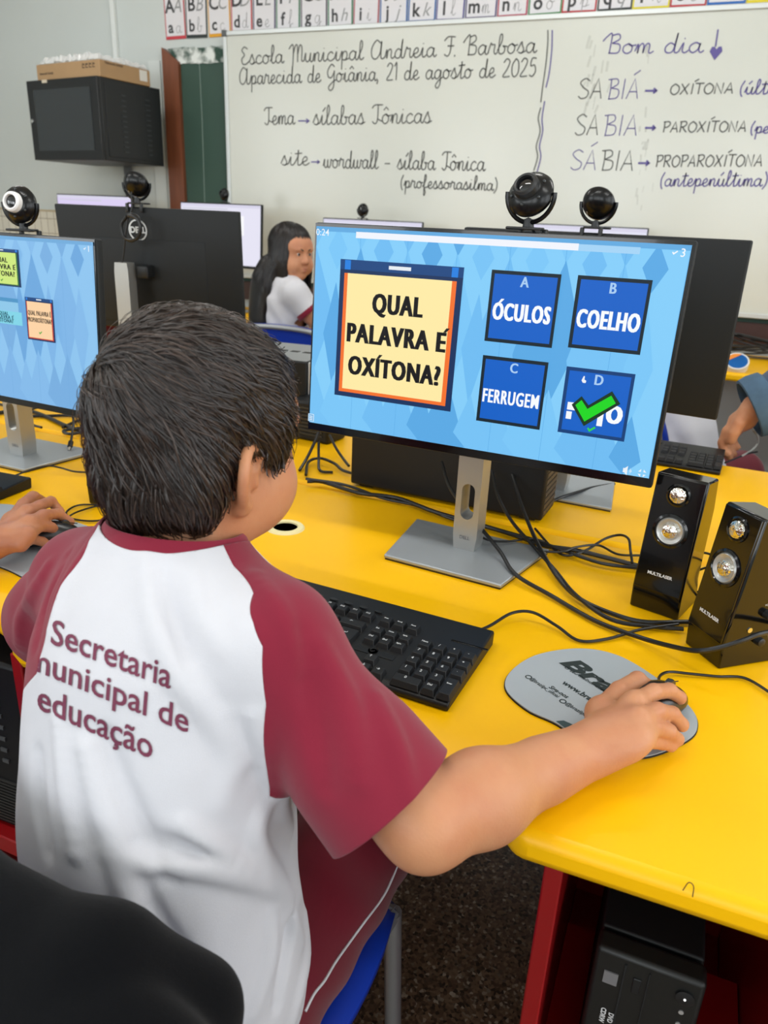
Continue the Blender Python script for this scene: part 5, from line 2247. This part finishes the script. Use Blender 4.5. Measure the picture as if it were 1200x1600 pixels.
# ---------------------------------------------------------------- shorts
hs = SDF((-.64, .24, .36), (-.14, .86, .62), .003)
hs.ell((-.395, .42, .49), (.158, .125, .095), .04, YAW)
for hp, kn in ((hipsR, knR), (hipsL, knL)):
    hs.cone(hp, Vector(hp).lerp(Vector(kn), .86), .086, .076, .03)
x, y, z = hs.sl((-.64, .24, .36), (-.14, .86, .62))[1]
hs.v -= (.0018*np.sin(y*70+x*60+3*np.sin(z*25))).astype(np.float32)
p, q = hs.mesh(2)
(p, q), _ = split(p, q, p[:, 1]-.735)
p, q = drop_islands(p, q)
shorts = mesh_obj('shorts', p, q, m_short, boy, solid=.002)
tree = BVHTree.FromPolygons([Vector(x) for x in p], [list(map(int, f)) for f in q])
line = []
for x, y in ((626, 1336), (612, 1372), (597, 1402), (570, 1438), (548, 1468), (524, 1502), (506, 1532), (490, 1552), (476, 1580)):
    h_ = on_surface(tree, CAMP, ray(x, y).normalized(), .001)
    if h_:
        line.append(h_)
if len(line) > 2:
    MB().tube(spline(line, 5), .0014, 6).build('piping', m_white, shorts)
for s, an in ((1, anR), (-1, anL)):
    b = MB()
    b.box((an[0], an[1]+.045, .035), (.085, .24, .07), r=.03)
    b.build('shoe', mat('shoe_black', '#1a1a1c', .5), boy)
# ================================================================ chairs
m_blue = mat('blue_plastic', '#1238a8', .35, bump=.03, bscale=500)
m_tube = mat('grey_tube', '#9a9da0', .35, .5)


def chair(label, loc, yaw, group=None, dz=0.):
    """a school chair: origin on the floor under the seat, sitter faces +Y"""
    t = thing('school_chair', label, 'chair', loc, yaw, group)
    bm = bmesh.new()
    n = 14
    w, d = .185, .20
    grid = {}
    for i in range(n+1):
        for j in range(n+1):
            u, v = -1+2*i/n, -1+2*j/n
            # rounded square outline
            uu = u*math.sqrt(1-.28*v*v)
            vv = v*math.sqrt(1-.28*u*u)
            z = .428-.012*(1-u*u)*(1-v*v)-.022*max(0, v-.55)**2*5
            grid[i, j] = bm.verts.new((uu*w*1.05, vv*d*1.05, z))
    for i in range(n):
        for j in range(n):
            bm.faces.new((grid[i, j], grid[i+1, j], grid[i+1, j+1], grid[i, j+1]))
    b = MB()
    b.bm(bm)
    b.build('seat', m_blue, t, solid=.012)
    bm = bmesh.new()
    grid = {}
    for i in range(n+1):
        for j in range(n+1):
            u, v = -1+2*i/n, -1+2*j/n
            uu = u*math.sqrt(1-.22*v*v)
            vv = v*math.sqrt(1-.22*u*u)
            grid[i, j] = bm.verts.new((uu*.20, -.235-.03*vv+.022*u*u, .682+dz+vv*.112))
    for i in range(n):
        for j in range(n):
            bm.faces.new((grid[i, j], grid[i+1, j], grid[i+1, j+1], grid[i, j+1]))
    b = MB()
    b.bm(bm)
    b.build('backrest', m_blue, t, solid=.01)
    b = MB()
    # back hoop, standing behind the backrest
    pts = [(-.175, -.17, .40), (-.178, -.205, .55), (-.178, -.225, .70+dz), (-.168, -.243, .752+dz), (-.135, -.258, .777+dz), (0, -.268, .785+dz), (.135, -.258, .777+dz), (.168, -.243, .752+dz), (.178, -.225, .70+dz), (.178, -.205, .55), (.175, -.17, .40)]
    b.tube(spline(pts, 5), .0105, 10)
    b.build('back_hoop', m_tube, t)
    for sx in (-1, 1):
        for sy in (-1, 1):
            b = MB()
            b.tube([(sx*.165, sy*.165, .41), (sx*.180, sy*(.178 if sy > 0 else .2), .0)], .0115, 10)
            lg = b.build('leg', m_tube, t)
            MB().tube([(sx*.180, sy*(.178 if sy > 0 else .2), .0), (sx*.1790, sy*(.177 if sy > 0 else .198), .03)], .0145, 10).build('foot_cap', m_rub, lg)
    b = MB()
    for sx in (-1, 1):
        b.tube([(sx*.165, -.165, .405), (sx*.165, .165, .405)], .0105, 8)
    for sy in (-1, 1):
        b.tube([(-.165, sy*.165, .405), (.165, sy*.165, .405)], .0105, 8)
    b.build('seat_frame', m_tube, t)
    return t


chair('blue school chair with grey legs that the boy sits on', (-.408, .515, 0), R_(-6), dz=-.025)
gx, gy = -1.66, 2.92
chair('blue school chair with the long-haired girl on it', (gx, gy+.16, 0), R_(4))
chair('blue school chair at the aisle under the denim sleeve', (.40, 2.62, 0), R_(118))

# black jacket over the back of the boy's chair
js = SDF((-.70, .13, .30), (-.10, .34, .86), .004)


def rbox(c, h, r):
    c, h = V3(c), V3(h)

    def fn(x, y, z):
        qx, qy, qz = np.abs(x-c[0])-h[0]+r, np.abs(y-c[1])-h[1]+r, np.abs(z-c[2])-h[2]+r
        return np.sqrt(np.maximum(qx, 0)**2+np.maximum(qy, 0)**2+np.maximum(qz, 0)**2)+np.minimum(np.maximum(qx, np.maximum(qy, qz)), 0)-r
    return fn


jb = rbox((0, 0, 0), (.228, .044, .24), .035)
yj = R_(-6)
cj, sj = math.cos(yj), math.sin(yj)
JX, JY = -.394, .242


def jf(x, y, z):
    dx, dy = x-JX, y-JY
    u, v = dx*cj+dy*sj, -dx*sj+dy*cj
    # the shoulders of the garment slope away from the middle of the backrest
    zz = z-.545+np.maximum(0, np.abs(u)-.12)**2*3.6
    v = v+.05*(z-.565)*.35
    return jb(u, v, zz)+.003*np.sin(u*34+z*9)*np.clip((.80-z)*5, 0, 1)


js.put(jf, (-.68, .15, .31), (-.12, .33, .84), .001)
chm = Tm(-.408, .515, -.025) @ Rm(R_(-6), 'Z')
hoop = [(-.178, -.225, .62), (-.178, -.232, .70), (-.168, -.245, .752), (-.135, -.258, .777), (0, -.266, .785), (.135, -.258, .777), (.168, -.245, .752), (.178, -.232, .70), (.178, -.225, .62)]
for dz, rr_ in ((.0, .022), (-.0, .022)):
    js.chain([chm @ Vector(v) for v in hoop], [rr_]*len(hoop), .03)
js.chain([chm @ Vector(v) for v in ((-.175, -.215, .72), (-.14, -.24, .785), (0, -.262, .795), (.14, -.24, .785), (.175, -.215, .72))], [.024]*5, .03)
js.chain([chm @ Vector(v) for v in ((-.195, -.21, .60), (-.195, -.21, .74), (-.15, -.23, .775))], [.024]*3, .03)
js.chain([chm @ Vector(v) for v in ((.195, -.21, .60), (.195, -.21, .74), (.15, -.23, .775))], [.024]*3, .03)
p, q = js.mesh(2)
jk = mesh_obj('jacket', p, q, mat('black_fleece', '#07080b', .95, spec=.1, sheen=.06, bump=.3, bscale=900, var=.2, vscale=120))
tag(jk, 'black jacket draped over the chair back in the bottom corner behind the boy', 'jacket')

# ================================================================ the other people


def figure(label, head, F, U, k, sh, el, wr, hands, chest, hips, kn, an, cols, hair, h=.005, sleeve=.75, size=1., face=True, long_sleeve=False, sl_at=.8, hem=None, extra=None, neck_r=.047, arm_r=1., shirt_top=None, shirt_fold=.003):
    """sh, el, wr, hips, kn, an: pairs (right, left); chest: list of (centre, radii)"""
    m_s, m_sh, m_sl, m_pt = cols
    head = Vector(head)
    Q = frame(F, U)
    pts = [head]+[Vector(x) for g_ in (sh, el, wr, hips, kn, an) for x in g_]
    lo = [min(p[i] for p in pts)-.2 for i in range(3)]
    hi = [max(p[i] for p in pts)+.2 for i in range(3)]
    lo[2] = 0.0
    s_ = SDF(lo, hi, h)
    P = head_field(s_, head, Q, k, face)
    nb = (Vector(sh[0])+Vector(sh[1]))/2+Vector((0, 0, .035))
    s_.cone(nb, head+Q @ Vector((0, -.018, -.05)), neck_r, neck_r, .03)
    for c, r, rot in chest:
        s_.ell(c, [x*.86 for x in r], .05, rot)
    hm = (Vector(hips[0])+Vector(hips[1]))/2
    s_.ell(hm, (.13, .11, .09), .05)
    for i in range(2):
        s_.cone(nb, sh[i], .045, .042*arm_r, .03)
        s_.chain([sh[i], Vector(sh[i]).lerp(Vector(el[i]), .45), el[i]], [.045*arm_r, .042*arm_r, .036*arm_r], .02)
        s_.chain([el[i], Vector(el[i]).lerp(Vector(wr[i]), .32), wr[i]], [.036*arm_r, .036*arm_r, .022*arm_r], .02)
        if hands[i]:
            hand_field(s_, wr[i], hands[i], rr=[.0115*arm_r, .0092*arm_r, .0094*arm_r, .009*arm_r, .008*arm_r], palm_r=.014*arm_r)
            hd = hands[i]
            s_.ell(Vector(wr[i]).lerp((Vector(hd[2][0])+Vector(hd[3][0]))/2, .55), (.024*arm_r, .024*arm_r, .017*arm_r), .012)
        s_.chain([hips[i], kn[i]], [.078, .052], .03)
        s_.chain([kn[i], an[i]], [.05, .032], .02)
        s_.cone(an[i], Vector(an[i])+Vector(Q @ Vector((0, .10, 0))).xy.to_3d()+Vector((0, 0, -.05)), .032, .024, .02)
    p, q = s_.mesh(2)
    p, q = drop_islands(p, q)
    bod = mesh_obj('person', p, q, m_s)
    tag(bod, label, 'person')
    if face:
        face_parts(bod, P, Q, k, brow=HB[0])
    # shirt with sleeves
    t_ = SDF(lo, hi, h)
    for c, r, rot in chest:
        t_.ell(c, r, .06, rot)
    t_.cone(nb+Vector((0, 0, .02)), nb+Vector((0, 0, -.06)), neck_r+.009, .09, .05)
    for i in range(2):
        t_.cone(nb, sh[i], .053, .052*arm_r, .045)
        if long_sleeve:
            t_.chain([sh[i], el[i], Vector(el[i]).lerp(Vector(wr[i]), 1.04)], [.056*arm_r, .054*arm_r, .050*arm_r], .02)
        else:
            t_.cone(sh[i], Vector(sh[i]).lerp(Vector(el[i]), sleeve+.15), .052*arm_r, .057*arm_r, .03)
    if extra:
        extra(t_)
    x, y, z = t_.sl(lo, hi)[1]
    t_.v += (shirt_fold*np.sin(x*46+y*38+z*26+2.2*np.sin(z*19+x*13))).astype(np.float32)
    p, q = t_.mesh(1)
    _, (p, q) = split(p, q, p[:, 2]-(hem if hem is not None else hm.z-.03))
    r2 = np.linalg.norm(p[:, :2]-np.array(nb)[:2], axis=1)
    (p, q), _ = split(p, q, np.minimum(neck_r+.004-r2, p[:, 2]-nb.z+.03))
    for i in range(2):
        a_, b_ = (Vector(sh[i]), Vector(el[i])) if not long_sleeve else (Vector(el[i]), Vector(wr[i]))
        d = np.array(b_-a_)
        L_ = np.linalg.norm(d)
        d /= L_
        fr_ = sleeve if not long_sleeve else .97
        t0 = (p-np.array(a_)) @ d-L_*fr_
        nr = np.linalg.norm(p-(np.array(a_)+d*L_*fr_), axis=1) < .085*arm_r
        (p, q), _ = split(p, q, np.where(nr, t0, -1))
    p, q = drop_islands(p, q)
    ra = np.array(Vector(sh[0])-Vector(sh[1]))
    half = np.linalg.norm(ra)/2
    ra /= 2*half
    lat = np.abs((p-np.array(nb)) @ ra)
    if m_sl is not m_sh:
        (p, q), (p2, q2) = split(p, q, lat-half*sl_at)
        so = mesh_obj('shirt', p, q, m_sh, bod, solid=.003)
        mesh_obj('sleeve', p2, q2, m_sl, so, solid=.003)
    else:
        so = mesh_obj('jacket' if long_sleeve else 'shirt', p, q, m_sh, bod, solid=.003)
    # trousers
    w_ = SDF(lo, hi, h)
    w_.ell(hm, (.15, .125, .10), .04)
    for i in range(2):
        w_.cone(hips[i], Vector(hips[i]).lerp(Vector(kn[i]), .9), .088, .072, .03)
    p, q = w_.mesh(1)
    mesh_obj('shorts', p, q, m_pt, bod)
    for i in range(2):
        b = MB()
        f_ = (Q @ Vector((0, 1, 0))).xy.to_3d().normalized()
        c_ = Vector(an[i])+f_*.04
        b.box((0, 0, 0), (.08, .23, .07), r=.03, M=Tm(c_.x, c_.y, .035) @ Rm(math.atan2(f_.y, f_.x)-PI/2, 'Z'))
        b.build('shoe', MATS['shoe_black'], bod)
    # hair
    if hair:
        parts, line, n, ln, whorl, down, mats, stop = hair
        fn = union_fn(hair_parts(head, Q, k, parts), .02)
        R3 = Vector((.3, .3, .3))
        d_ = SDF(head-Vector((.22, .22, .5)), head+Vector((.22, .22, .2)), h*.8)
        d_.put(fn, head-Vector((.2, .2, .48)), head+R3*.6, .001)
        p, q = d_.mesh(2)
        loc = (p-np.array(head)) @ np.array(Q)/k
        _, (p, q) = split(p, q, line(loc))
        p, q = drop_islands(p, q)
        hr = mesh_obj('hair', p, q, mats[0], bod, solid=.004)
        strands('hair_locks', fn, head, Q, k, whorl, n, ln, mats, hr, 3, lambda l: line(l) > .004, .0012, .004, down, steps=6, stop=stop)
    return bod


# the girl on the blue chair, turned to her right
def girl_line(l):
    r, f, u = np.abs(l[:, 0]), l[:, 1], l[:, 2]
    return np.where(f > .035, np.maximum(u-.060+r*.35, np.minimum(r-.066+np.maximum(0, f-.06)*3, 1)), np.where((f > .005) & (u < -.03), r-.058, 1.0))


girl_hair = ([(0, -.012, .034, .084, .104, .090), (0, -.060, -.05, .072, .055, .085), (.02, -.085, -.17, .078, .045, .12), (.01, -.092, -.30, .070, .038, .11), (.066, .022, -.045, .024, .040, .085), (.073, -.006, -.035, .024, .04, .06), (.085, -.045, -.09, .045, .06, .07), (.118, -.055, -.18, .032, .068, .11), (.128, -.065, -.30, .030, .060, .12), (.10, -.10, -.24, .04, .05, .14), (.062, .045, -.19, .014, .018, .08), (-.066, .024, -.035, .022, .030, .085), (-.062, .030, -.13, .022, .026, .09), (.062, .03, -.12, .016, .02, .09)],
             girl_line, 5200, .11, (0, .02, .12), 1.2, HB, None)
GD = Vector((-.118, .205, -.004))


def gd(*p):
    return tuple(Vector(p)+GD)


GH = gd(-1.545, 2.76, 1.088)
gR = Matrix.Rotation(R_(-38), 3, 'Z')
figure('long-haired girl in a white shirt sitting sideways at the back, looking to the side', GH, (.93, -.36, -.05), (0, 0, 1), .95,
       (gd(-1.475, 2.665, .925), gd(-1.66, 2.815, .93)), (gd(-1.34, 2.72, .765), gd(-1.66, 3.03, .77)), (gd(-1.22, 2.90, .76), gd(-1.50, 3.20, .775)),
       (rest_hand(gd(-1.22, 2.90, .76), (.3, .9, -.1), (-.9, .3, 0), (0, 0, -1), .85, .4), rest_hand(gd(-1.50, 3.20, .775), (.5, .8, 0), (.8, -.5, 0), (0, 0, -1), .85, .4)),
       [(gd(-1.57, 2.745, .82), (.125, .095, .15), gR), (gd(-1.56, 2.75, .65), (.12, .10, .16), gR), (gd(-1.555, 2.76, .52), (.14, .12, .10), gR)],
       (gd(-1.47, 2.74, .475), gd(-1.60, 2.82, .475)), (gd(-1.22, 2.97, .47), gd(-1.40, 3.10, .47)), (gd(-1.2, 2.98, .09), gd(-1.4, 3.1, .09)),
       (m_skin3, m_white, m_white, m_short), girl_hair, h=.0045, sleeve=.40)
girl = [o for o in COL.objects if 'long-haired' in o.get('label', '') and o.type == 'MESH'][0]
a_, b_ = Vector(gd(-1.475, 2.665, .925)), Vector(gd(-1.34, 2.72, .765))
MB().lathe([(.056, -.012), (.0585, -.008), (.060, .008), (.0575, .012), (.054, .010), (.054, -.010)], 28, M=Tm(*a_.lerp(b_, .40)) @ (b_-a_).to_track_quat('Z', 'Y').to_matrix().to_4x4(), ring=True).build('sleeve_trim', m_maroon, girl)


# the child at the left edge whose hand rests on a mouse
def short_line(l):
    r, f, u = np.abs(l[:, 0]), l[:, 1], l[:, 2]
    side = np.where(f > .008, -.014+np.maximum(0, f-.046)*6.0, np.where(f > -.026, .004, -.022-np.clip((-.026-f)*3.2, 0, .066)))
    return u-np.maximum(side, np.where(f > .05, .020, -1))


kid_hair = (boyhair, short_line, 4000, .045, WH, .5, HB, lambda l: short_line(l)+.004)
lw = desk(-14, 852, .036)
hL = [dk((20, 815, .045), (38, 789, .05), (52, 777, .046), (70, 786, .024)),
      dk((42, 801, .058), (62, 790, .058), (80, 783, .048), (94, 800, .030)),
      dk((46, 818, .060), (68, 805, .058), (90, 803, .044), (109, 815, .027)),
      dk((42, 836, .056), (62, 822, .050), (80, 824, .036), (91, 833, .018)),
      dk((32, 850, .046), (50, 842, .034), (66, 846, .022), (76, 852, .012))]
figure('child at the left edge, only a hand resting on a black mouse in view', (-1.13, .45, 1.06), (0, 1, -.1), (0, 0, 1), .93,
       ((-1.02, .40, .90), (-1.27, .42, .90)), ((-1.06, .56, .765), (-1.42, .55, .765)), (lw, (-1.36, .80, .765)),
       (hL, rest_hand((-1.36, .80, .765), (.2, 1, 0), (1, -.2, 0), (0, 0, -1), .88, .5)),
       [((-1.145, .40, .82), (.125, .095, .15), None), ((-1.14, .37, .65), (.125, .11, .16), None), ((-1.14, .35, .52), (.145, .125, .10), None)],
       ((-1.07, .36, .475), (-1.22, .36, .475)), ((-1.05, .68, .47), (-1.24, .68, .47)), ((-1.05, .60, .09), (-1.24, .60, .09)),
       (m_skin2, m_white, m_maroon, m_short), kid_hair, h=.0042)
chair('blue school chair of the child at the left edge, outside the picture', (-1.14, .45, 0), 0.)

# the child in white beyond the plain monitor back
wR_ = Matrix.Rotation(R_(-60), 3, 'Z')
figure('child in a white shirt seated beyond the plain monitor back, only the shirt in view', (-.07, 2.42, 1.01), (.5, .85, -.2), (0, 0, 1), .93,
       ((-.05, 2.31, .86), (-.16, 2.40, .87)), ((-.02, 2.52, .73), (-.14, 2.62, .73)), ((.03, 2.68, .75), (-.04, 2.74, .75)),
       (None, None),
       [((-.06, 2.34, .79), (.115, .10, .15), wR_), ((-.03, 2.32, .66), (.15, .13, .15), wR_), ((.0, 2.31, .55), (.175, .15, .12), wR_)],
       ((.06, 2.30, .53), (-.03, 2.42, .53)), ((.21, 2.50, .54), (.12, 2.64, .52)), ((.22, 2.5, .09), (.12, 2.64, .09)),
       (m_skin3, m_white, m_white, m_short), kid_hair, h=.005, hem=.56)
chair('blue school chair under the child in the white shirt', (-.01, 2.36, 0), R_(-45))


# the adult in denim leaning in from the side
def denim_extra(t_):
    pass


aw = Vector((.158, 1.985, .845))
ael = Vector((.36, 2.03, .965))
hd_ = rest_hand(aw, (-.42, .05, -.88), (-.3, -.9, .2), (.85, .1, -.4), 1.02, .7)
figure('standing adult in a denim jacket reaching in, rolled cuff and hand in view', (.80, 2.10, 1.56), (-.8, .3, -.3), (.0, 0, 1), 1.02,
       ((.62, 2.19, 1.30), (.76, 1.90, 1.30)), ((.36+.06, 2.5, 1.05), tuple(ael)), ((.42, 2.7, 1.0), tuple(aw)),
       (None, hd_), [((.72, 2.06, 1.20), (.14, .19, .17), None), ((.77, 2.08, 1.0), (.13, .17, .17), None), ((.80, 2.1, .88), (.13, .17, .12), None)],
       ((.80, 2.19, .84), (.80, 2.01, .84)), ((.78, 2.19, .46), (.78, 2.01, .46)), ((.80, 2.19, .08), (.80, 2.01, .08)),
       (m_skin, m_denim, m_denim, mat('dark_trousers', '#22242c', .8)), (girl_hair[0], girl_line, 1500, .11, (0, .02, .12), 1.2, HB, None), h=.006, long_sleeve=True, arm_r=1.32, hem=.86)
cu = MB()
d_ = (aw-ael).normalized()
c0 = ael.lerp(aw, .97)
qz = d_.to_track_quat('Z', 'Y').to_matrix().to_4x4()
cu.lathe([(.068, -.030), (.074, -.026), (.077, .0), (.074, .020), (.068, .022), (.064, .012), (.066, -.02)], 28, M=Tm(*c0) @ qz, ring=True)
adult = [o for o in COL.objects if o.name.startswith('person') and 'denim' in o.get('label', '')][0]
cf = cu.build('rolled_cuff', mat('denim_pale', '#456078', .85, bump=.5, bscale=700, var=.3, vscale=35), adult)
# ================================================================ cables
m_cable = mat('cable_black', '#111214', .38)


def cable(label, pts, r=.0026, name='cable', m=None, group=None):
    """pts: (px, py, height above the worktop)"""
    P_ = [desk(x, y, h) for x, y, h in pts]
    o = MB().tube(spline(P_, 7), r, 8).build(name, m or m_cable)
    return tag(o, label, 'cable', group)


T_ = .004
cable('thin cord leaving the back of the black keyboard toward the speakers', [(735, 990, .012), (765, 978, .008), (800, 958, .014), (833, 957, .016), (870, 978, .008), (905, 1001, T_), (950, 998, T_), (1000, 984, .007), (1060, 975, .008)], .0021)
cable('mouse cord curving away from the front of the mouse on the grey pad', [(1033, 1074, .026), (1030, 1058, .014), (1045, 1050, .007), (1080, 1053, .005), (1120, 1057, T_), (1165, 1060, T_), (1215, 1090, T_)], .0018)
cable('thick black cord sweeping from the monitor foot across the front of the near speaker', [(690, 722, .10), (703, 762, .075), (735, 805, .05), (780, 860, .022), (805, 897, .012), (860, 930, .006), (930, 970, .006), (1000, 996, .009), (1050, 1010, .02), (1090, 1017, .034), (1125, 1012, .044), (1160, 1001, .055), (1190, 990, .06), (1230, 985, .05)], .0032)
cable('thick black cord hanging from behind the quiz monitor to the far speaker', [(800, 742, .085), (815, 790, .05), (838, 845, .02), (870, 900, .010), (905, 935, .007), (960, 960, .006), (1010, 972, .006), (1085, 972, .006), (1130, 978, .006)], .0034)
cable('black cord hanging beside its twin from the quiz monitor', [(768, 735, .09), (778, 775, .06), (800, 815, .03), (835, 855, .014), (868, 892, .008), (900, 930, .012), (955, 968, .011), (1020, 979, .005), (1068, 983, .007)], .003)
cable('bundled black cord along the seam from the left to behind the monitor column', [(480, 752, .010), (505, 753, .010), (560, 770, .010), (620, 778, .009), (680, 800, .008), (750, 820, .007), (800, 835, .006), (850, 852, .006), (900, 860, .006), (950, 872, .006), (1000, 885, .006)], .0042)
cable('second bundled black cord along the seam beside the slim computer', [(478, 748, .014), (540, 758, .012), (600, 779, .006), (650, 790, .006), (710, 812, .006), (770, 826, .006), (830, 842, .010), (880, 860, .008), (940, 880, .007), (1000, 888, .007)], .003)
cable('thin cord looping up between monitor foot and far speaker', [(836, 826, .008), (862, 855, .006), (885, 868, .006), (915, 860, .008), (945, 842, .012), (968, 836, .02), (982, 842, .026), (985, 860, .022), (988, 880, .010)], .0022)
cable('thin cord crossing under the loop toward the far speaker', [(850, 862, .008), (880, 862, .012), (900, 855, .014), (935, 852, .010), (965, 866, .006), (1000, 868, .006)], .002)
cable('slack cord crossing the monitor foot plate', [(716, 760, .07), (722, 790, .05), (735, 822, .028), (758, 842, .018), (790, 846, .014), (830, 842, .012), (850, 846, .008)], .0019)
cable('cord draped from the black box toward the quiz monitor', [(468, 735, .004), (480, 715, .02), (492, 690, .05), (500, 668, .075), (505, 640, .10)], .0034)
cable('cord from the black box curling on the desk behind the boy\'s cheek', [(478, 742, .006), (482, 722, .012), (500, 716, .014), (522, 724, .012), (536, 735, .008), (560, 742, .006)], .0032)
cable('cord slanting down to the desk behind the boy\'s cheek', [(515, 680, .05), (525, 700, .03), (535, 715, .016), (545, 728, .010)], .003)
cable('cord dropping beside the black box behind the boy\'s cheek', [(498, 690, .05), (498, 715, .02), (500, 735, .006), (520, 738, .004)], .003)
# left end
cable('loop of mouse cord lying beside the pale mouse pad', [(98, 815, .026), (118, 801, .008), (155, 790, T_), (180, 789, T_), (180, 800, T_), (165, 811, T_), (140, 814, T_), (112, 810, T_), (104, 800, T_), (125, 789, T_), (170, 790, T_)], .0017)
cable('thin cord resting over the foot plate of the left-end monitor', [(-40, 770, .006), (5, 751, .006), (45, 735, .013), (75, 728, .016), (95, 731, .012), (118, 737, .008), (150, 738, .006)], .0019)
cable('thick cord crossing the desk behind the left-end monitor', [(-40, 655, .006), (0, 645, .006), (30, 640, .007), (60, 646, .006), (110, 668, .006), (150, 676, .006), (210, 690, .006)], .005)
cable('second thick cord behind the left-end monitor', [(-40, 628, .008), (0, 632, .008), (30, 642, .012), (40, 650, .007), (70, 650, .006), (120, 650, .006), (190, 662, .006)], .004)
cable('cord curling round the column of the left-end monitor', [(60, 636, .05), (46, 642, .04), (42, 655, .02), (52, 664, .012), (65, 668, .01)], .003)
cable('coil of cord right of the left-end monitor column', [(98, 668, .006), (120, 658, .006), (140, 652, .007), (160, 660, .006), (140, 672, .006), (110, 678, .006), (100, 673, .006), (130, 668, .012)], .0038)
o = cable('dangling plug cord in front of the left-end monitor column', [(112, 640, .075), (115, 660, .055), (113, 675, .04), (111, 690, .024)], .0028)
p0, p1 = desk(111, 690, .024), desk(108, 704, .009)
MB().tube([p0, p0.lerp(p1, .6)], .0055, 10).build('plug_grip', m_blk, o)
MB().tube([p0.lerp(p1, .6), p1], .0035, 8).build('plug_tip', mat('chrome', '#dddddd', .15, 1.), o)
# facing desk
cable('cord curving on the facing desk beside the monitor foot', [(866, 782, .006), (880, 776, .012), (905, 768, .012), (925, 762, .008), (960, 756, .006)], .003)
cable('cord tail lying near the facing keyboard', [(1133, 723, .004), (1150, 716, .004), (1168, 709, .004), (1183, 706, .004)], .0022)
cable('grey cord looping up at the aisle under the denim sleeve', [(1160, 712, .006), (1175, 703, .006), (1184, 692, .02), (1183, 680, .05), (1176, 672, .07)], .0024, m=mat('cord_grey', '#a9aaa4', .5))
# between the speakers
rnd = random.Random(8)
for i in range(2):
    q = desk(1085, 925+i*14, .0)
    pts = [(q.x+.030*math.cos(a)*(1+.12*i)+.006, q.y+.012+.018*math.sin(a), ZD+.004+.05*(.5+.5*math.sin(a*1.0+i))) for a in [2*PI*k/12 for k in range(13)]]
    o = MB().tube(spline(pts, 4), .0018, 6).build('cable', m_cable)
    tag(o, ('coiled speaker cord standing up between the two speakers', 'lower coil of speaker cord between the two speakers')[i], 'cable')
for i in range(3):
    q = desk(1178, 985, 0)
    pts = [(q.x+.01+.035*math.cos(a)+.004*i, q.y+.01+.022*math.sin(a)+.006*i, ZD+.004+.045*(.5+.5*math.sin(a+i*.7))) for a in [2*PI*k/12 for k in range(13)]]
    o = MB().tube(spline(pts, 4), .0017, 6).build('cable', m_cable)
    tag(o, ('outer loop of cord behind the near speaker', 'middle loop of cord behind the near speaker', 'inner loop of cord behind the near speaker')[i], 'cable')
q = desk(1190, 1010, 0)
t = thing('adapter_tray', 'white oval adapter under the cord loops at the right edge of the desk', 'adapter', (q.x+.028, q.y+.01, ZD))
MB().lathe([(.030, .0), (.034, .004), (.033, .012), (.026, .014), (0, .014)], 32, M=Matrix.Diagonal((1.2, .8, 1, 1))).build('shell', mat('adapter_white', '#d9d5c8', .5), t)
# hanging webcam cord on the monitor with the round logo
pts = [plane_y(*q, y) for q, y in (((205, 300), 1.675), ((205, 330), 1.665), ((192, 345), 1.66), ((190, 365), 1.655), ((205, 378), 1.65), ((220, 365), 1.655), ((217, 340), 1.66), ((203, 335), 1.655), ((197, 360), 1.65), ((194, 390), 1.65), ((190, 420), 1.65))]
o = MB().tube(spline(pts, 6), .0022, 8).build('cable', m_cable)
tag(o, 'webcam cord coiled in a loop over the round logo', 'cable')
pts = [plane_y(*q, y) for q, y in (((198, 338), 1.65), ((190, 352), 1.648), ((195, 372), 1.648), ((212, 374), 1.648), ((219, 358), 1.648), ((214, 342), 1.648), ((200, 336), 1.648))]
o = MB().tube(spline(pts, 6), .0042, 8).build('cable', m_cable)
tag(o, 'tied bunch of webcam cord hanging before the round logo', 'cable')
# webcam cords on the two monitors that face the camera
for lab, pts, y in (('webcam cord going down behind the quiz monitor', [(826, 350), (832, 358), (836, 372), (838, 395)], 1.075),
                    ('webcam cord going down behind the left-end monitor', [(24, 340), (30, 350), (34, 362), (36, 380)], 1.085)):
    o = MB().tube(spline([plane_y(a, b_, y) for a, b_ in pts], 6), .002, 8).build('cable', m_cable)
    tag(o, lab, 'cable')
# tangle on the wall desk
rnd = random.Random(12)
for i in range(6):
    pts = []
    x0 = .02+.05*i
    for k in range(8):
        a = k*1.1+i
        pts.append((.16+.16*math.cos(a+i*.5)*(1-.06*i)+.09, 3.74+.035*math.sin(a*1.3+i), ZD+.006+.02*i*.5+.045*(.5+.5*math.sin(a*.9+i*1.7))))
    o = MB().tube(spline(pts, 6), .0038, 7).build('cable', m_cable)
    tag(o, 'black cord tangled with others on the wall desk below the board', 'cable', 'cord tangle on the wall desk')
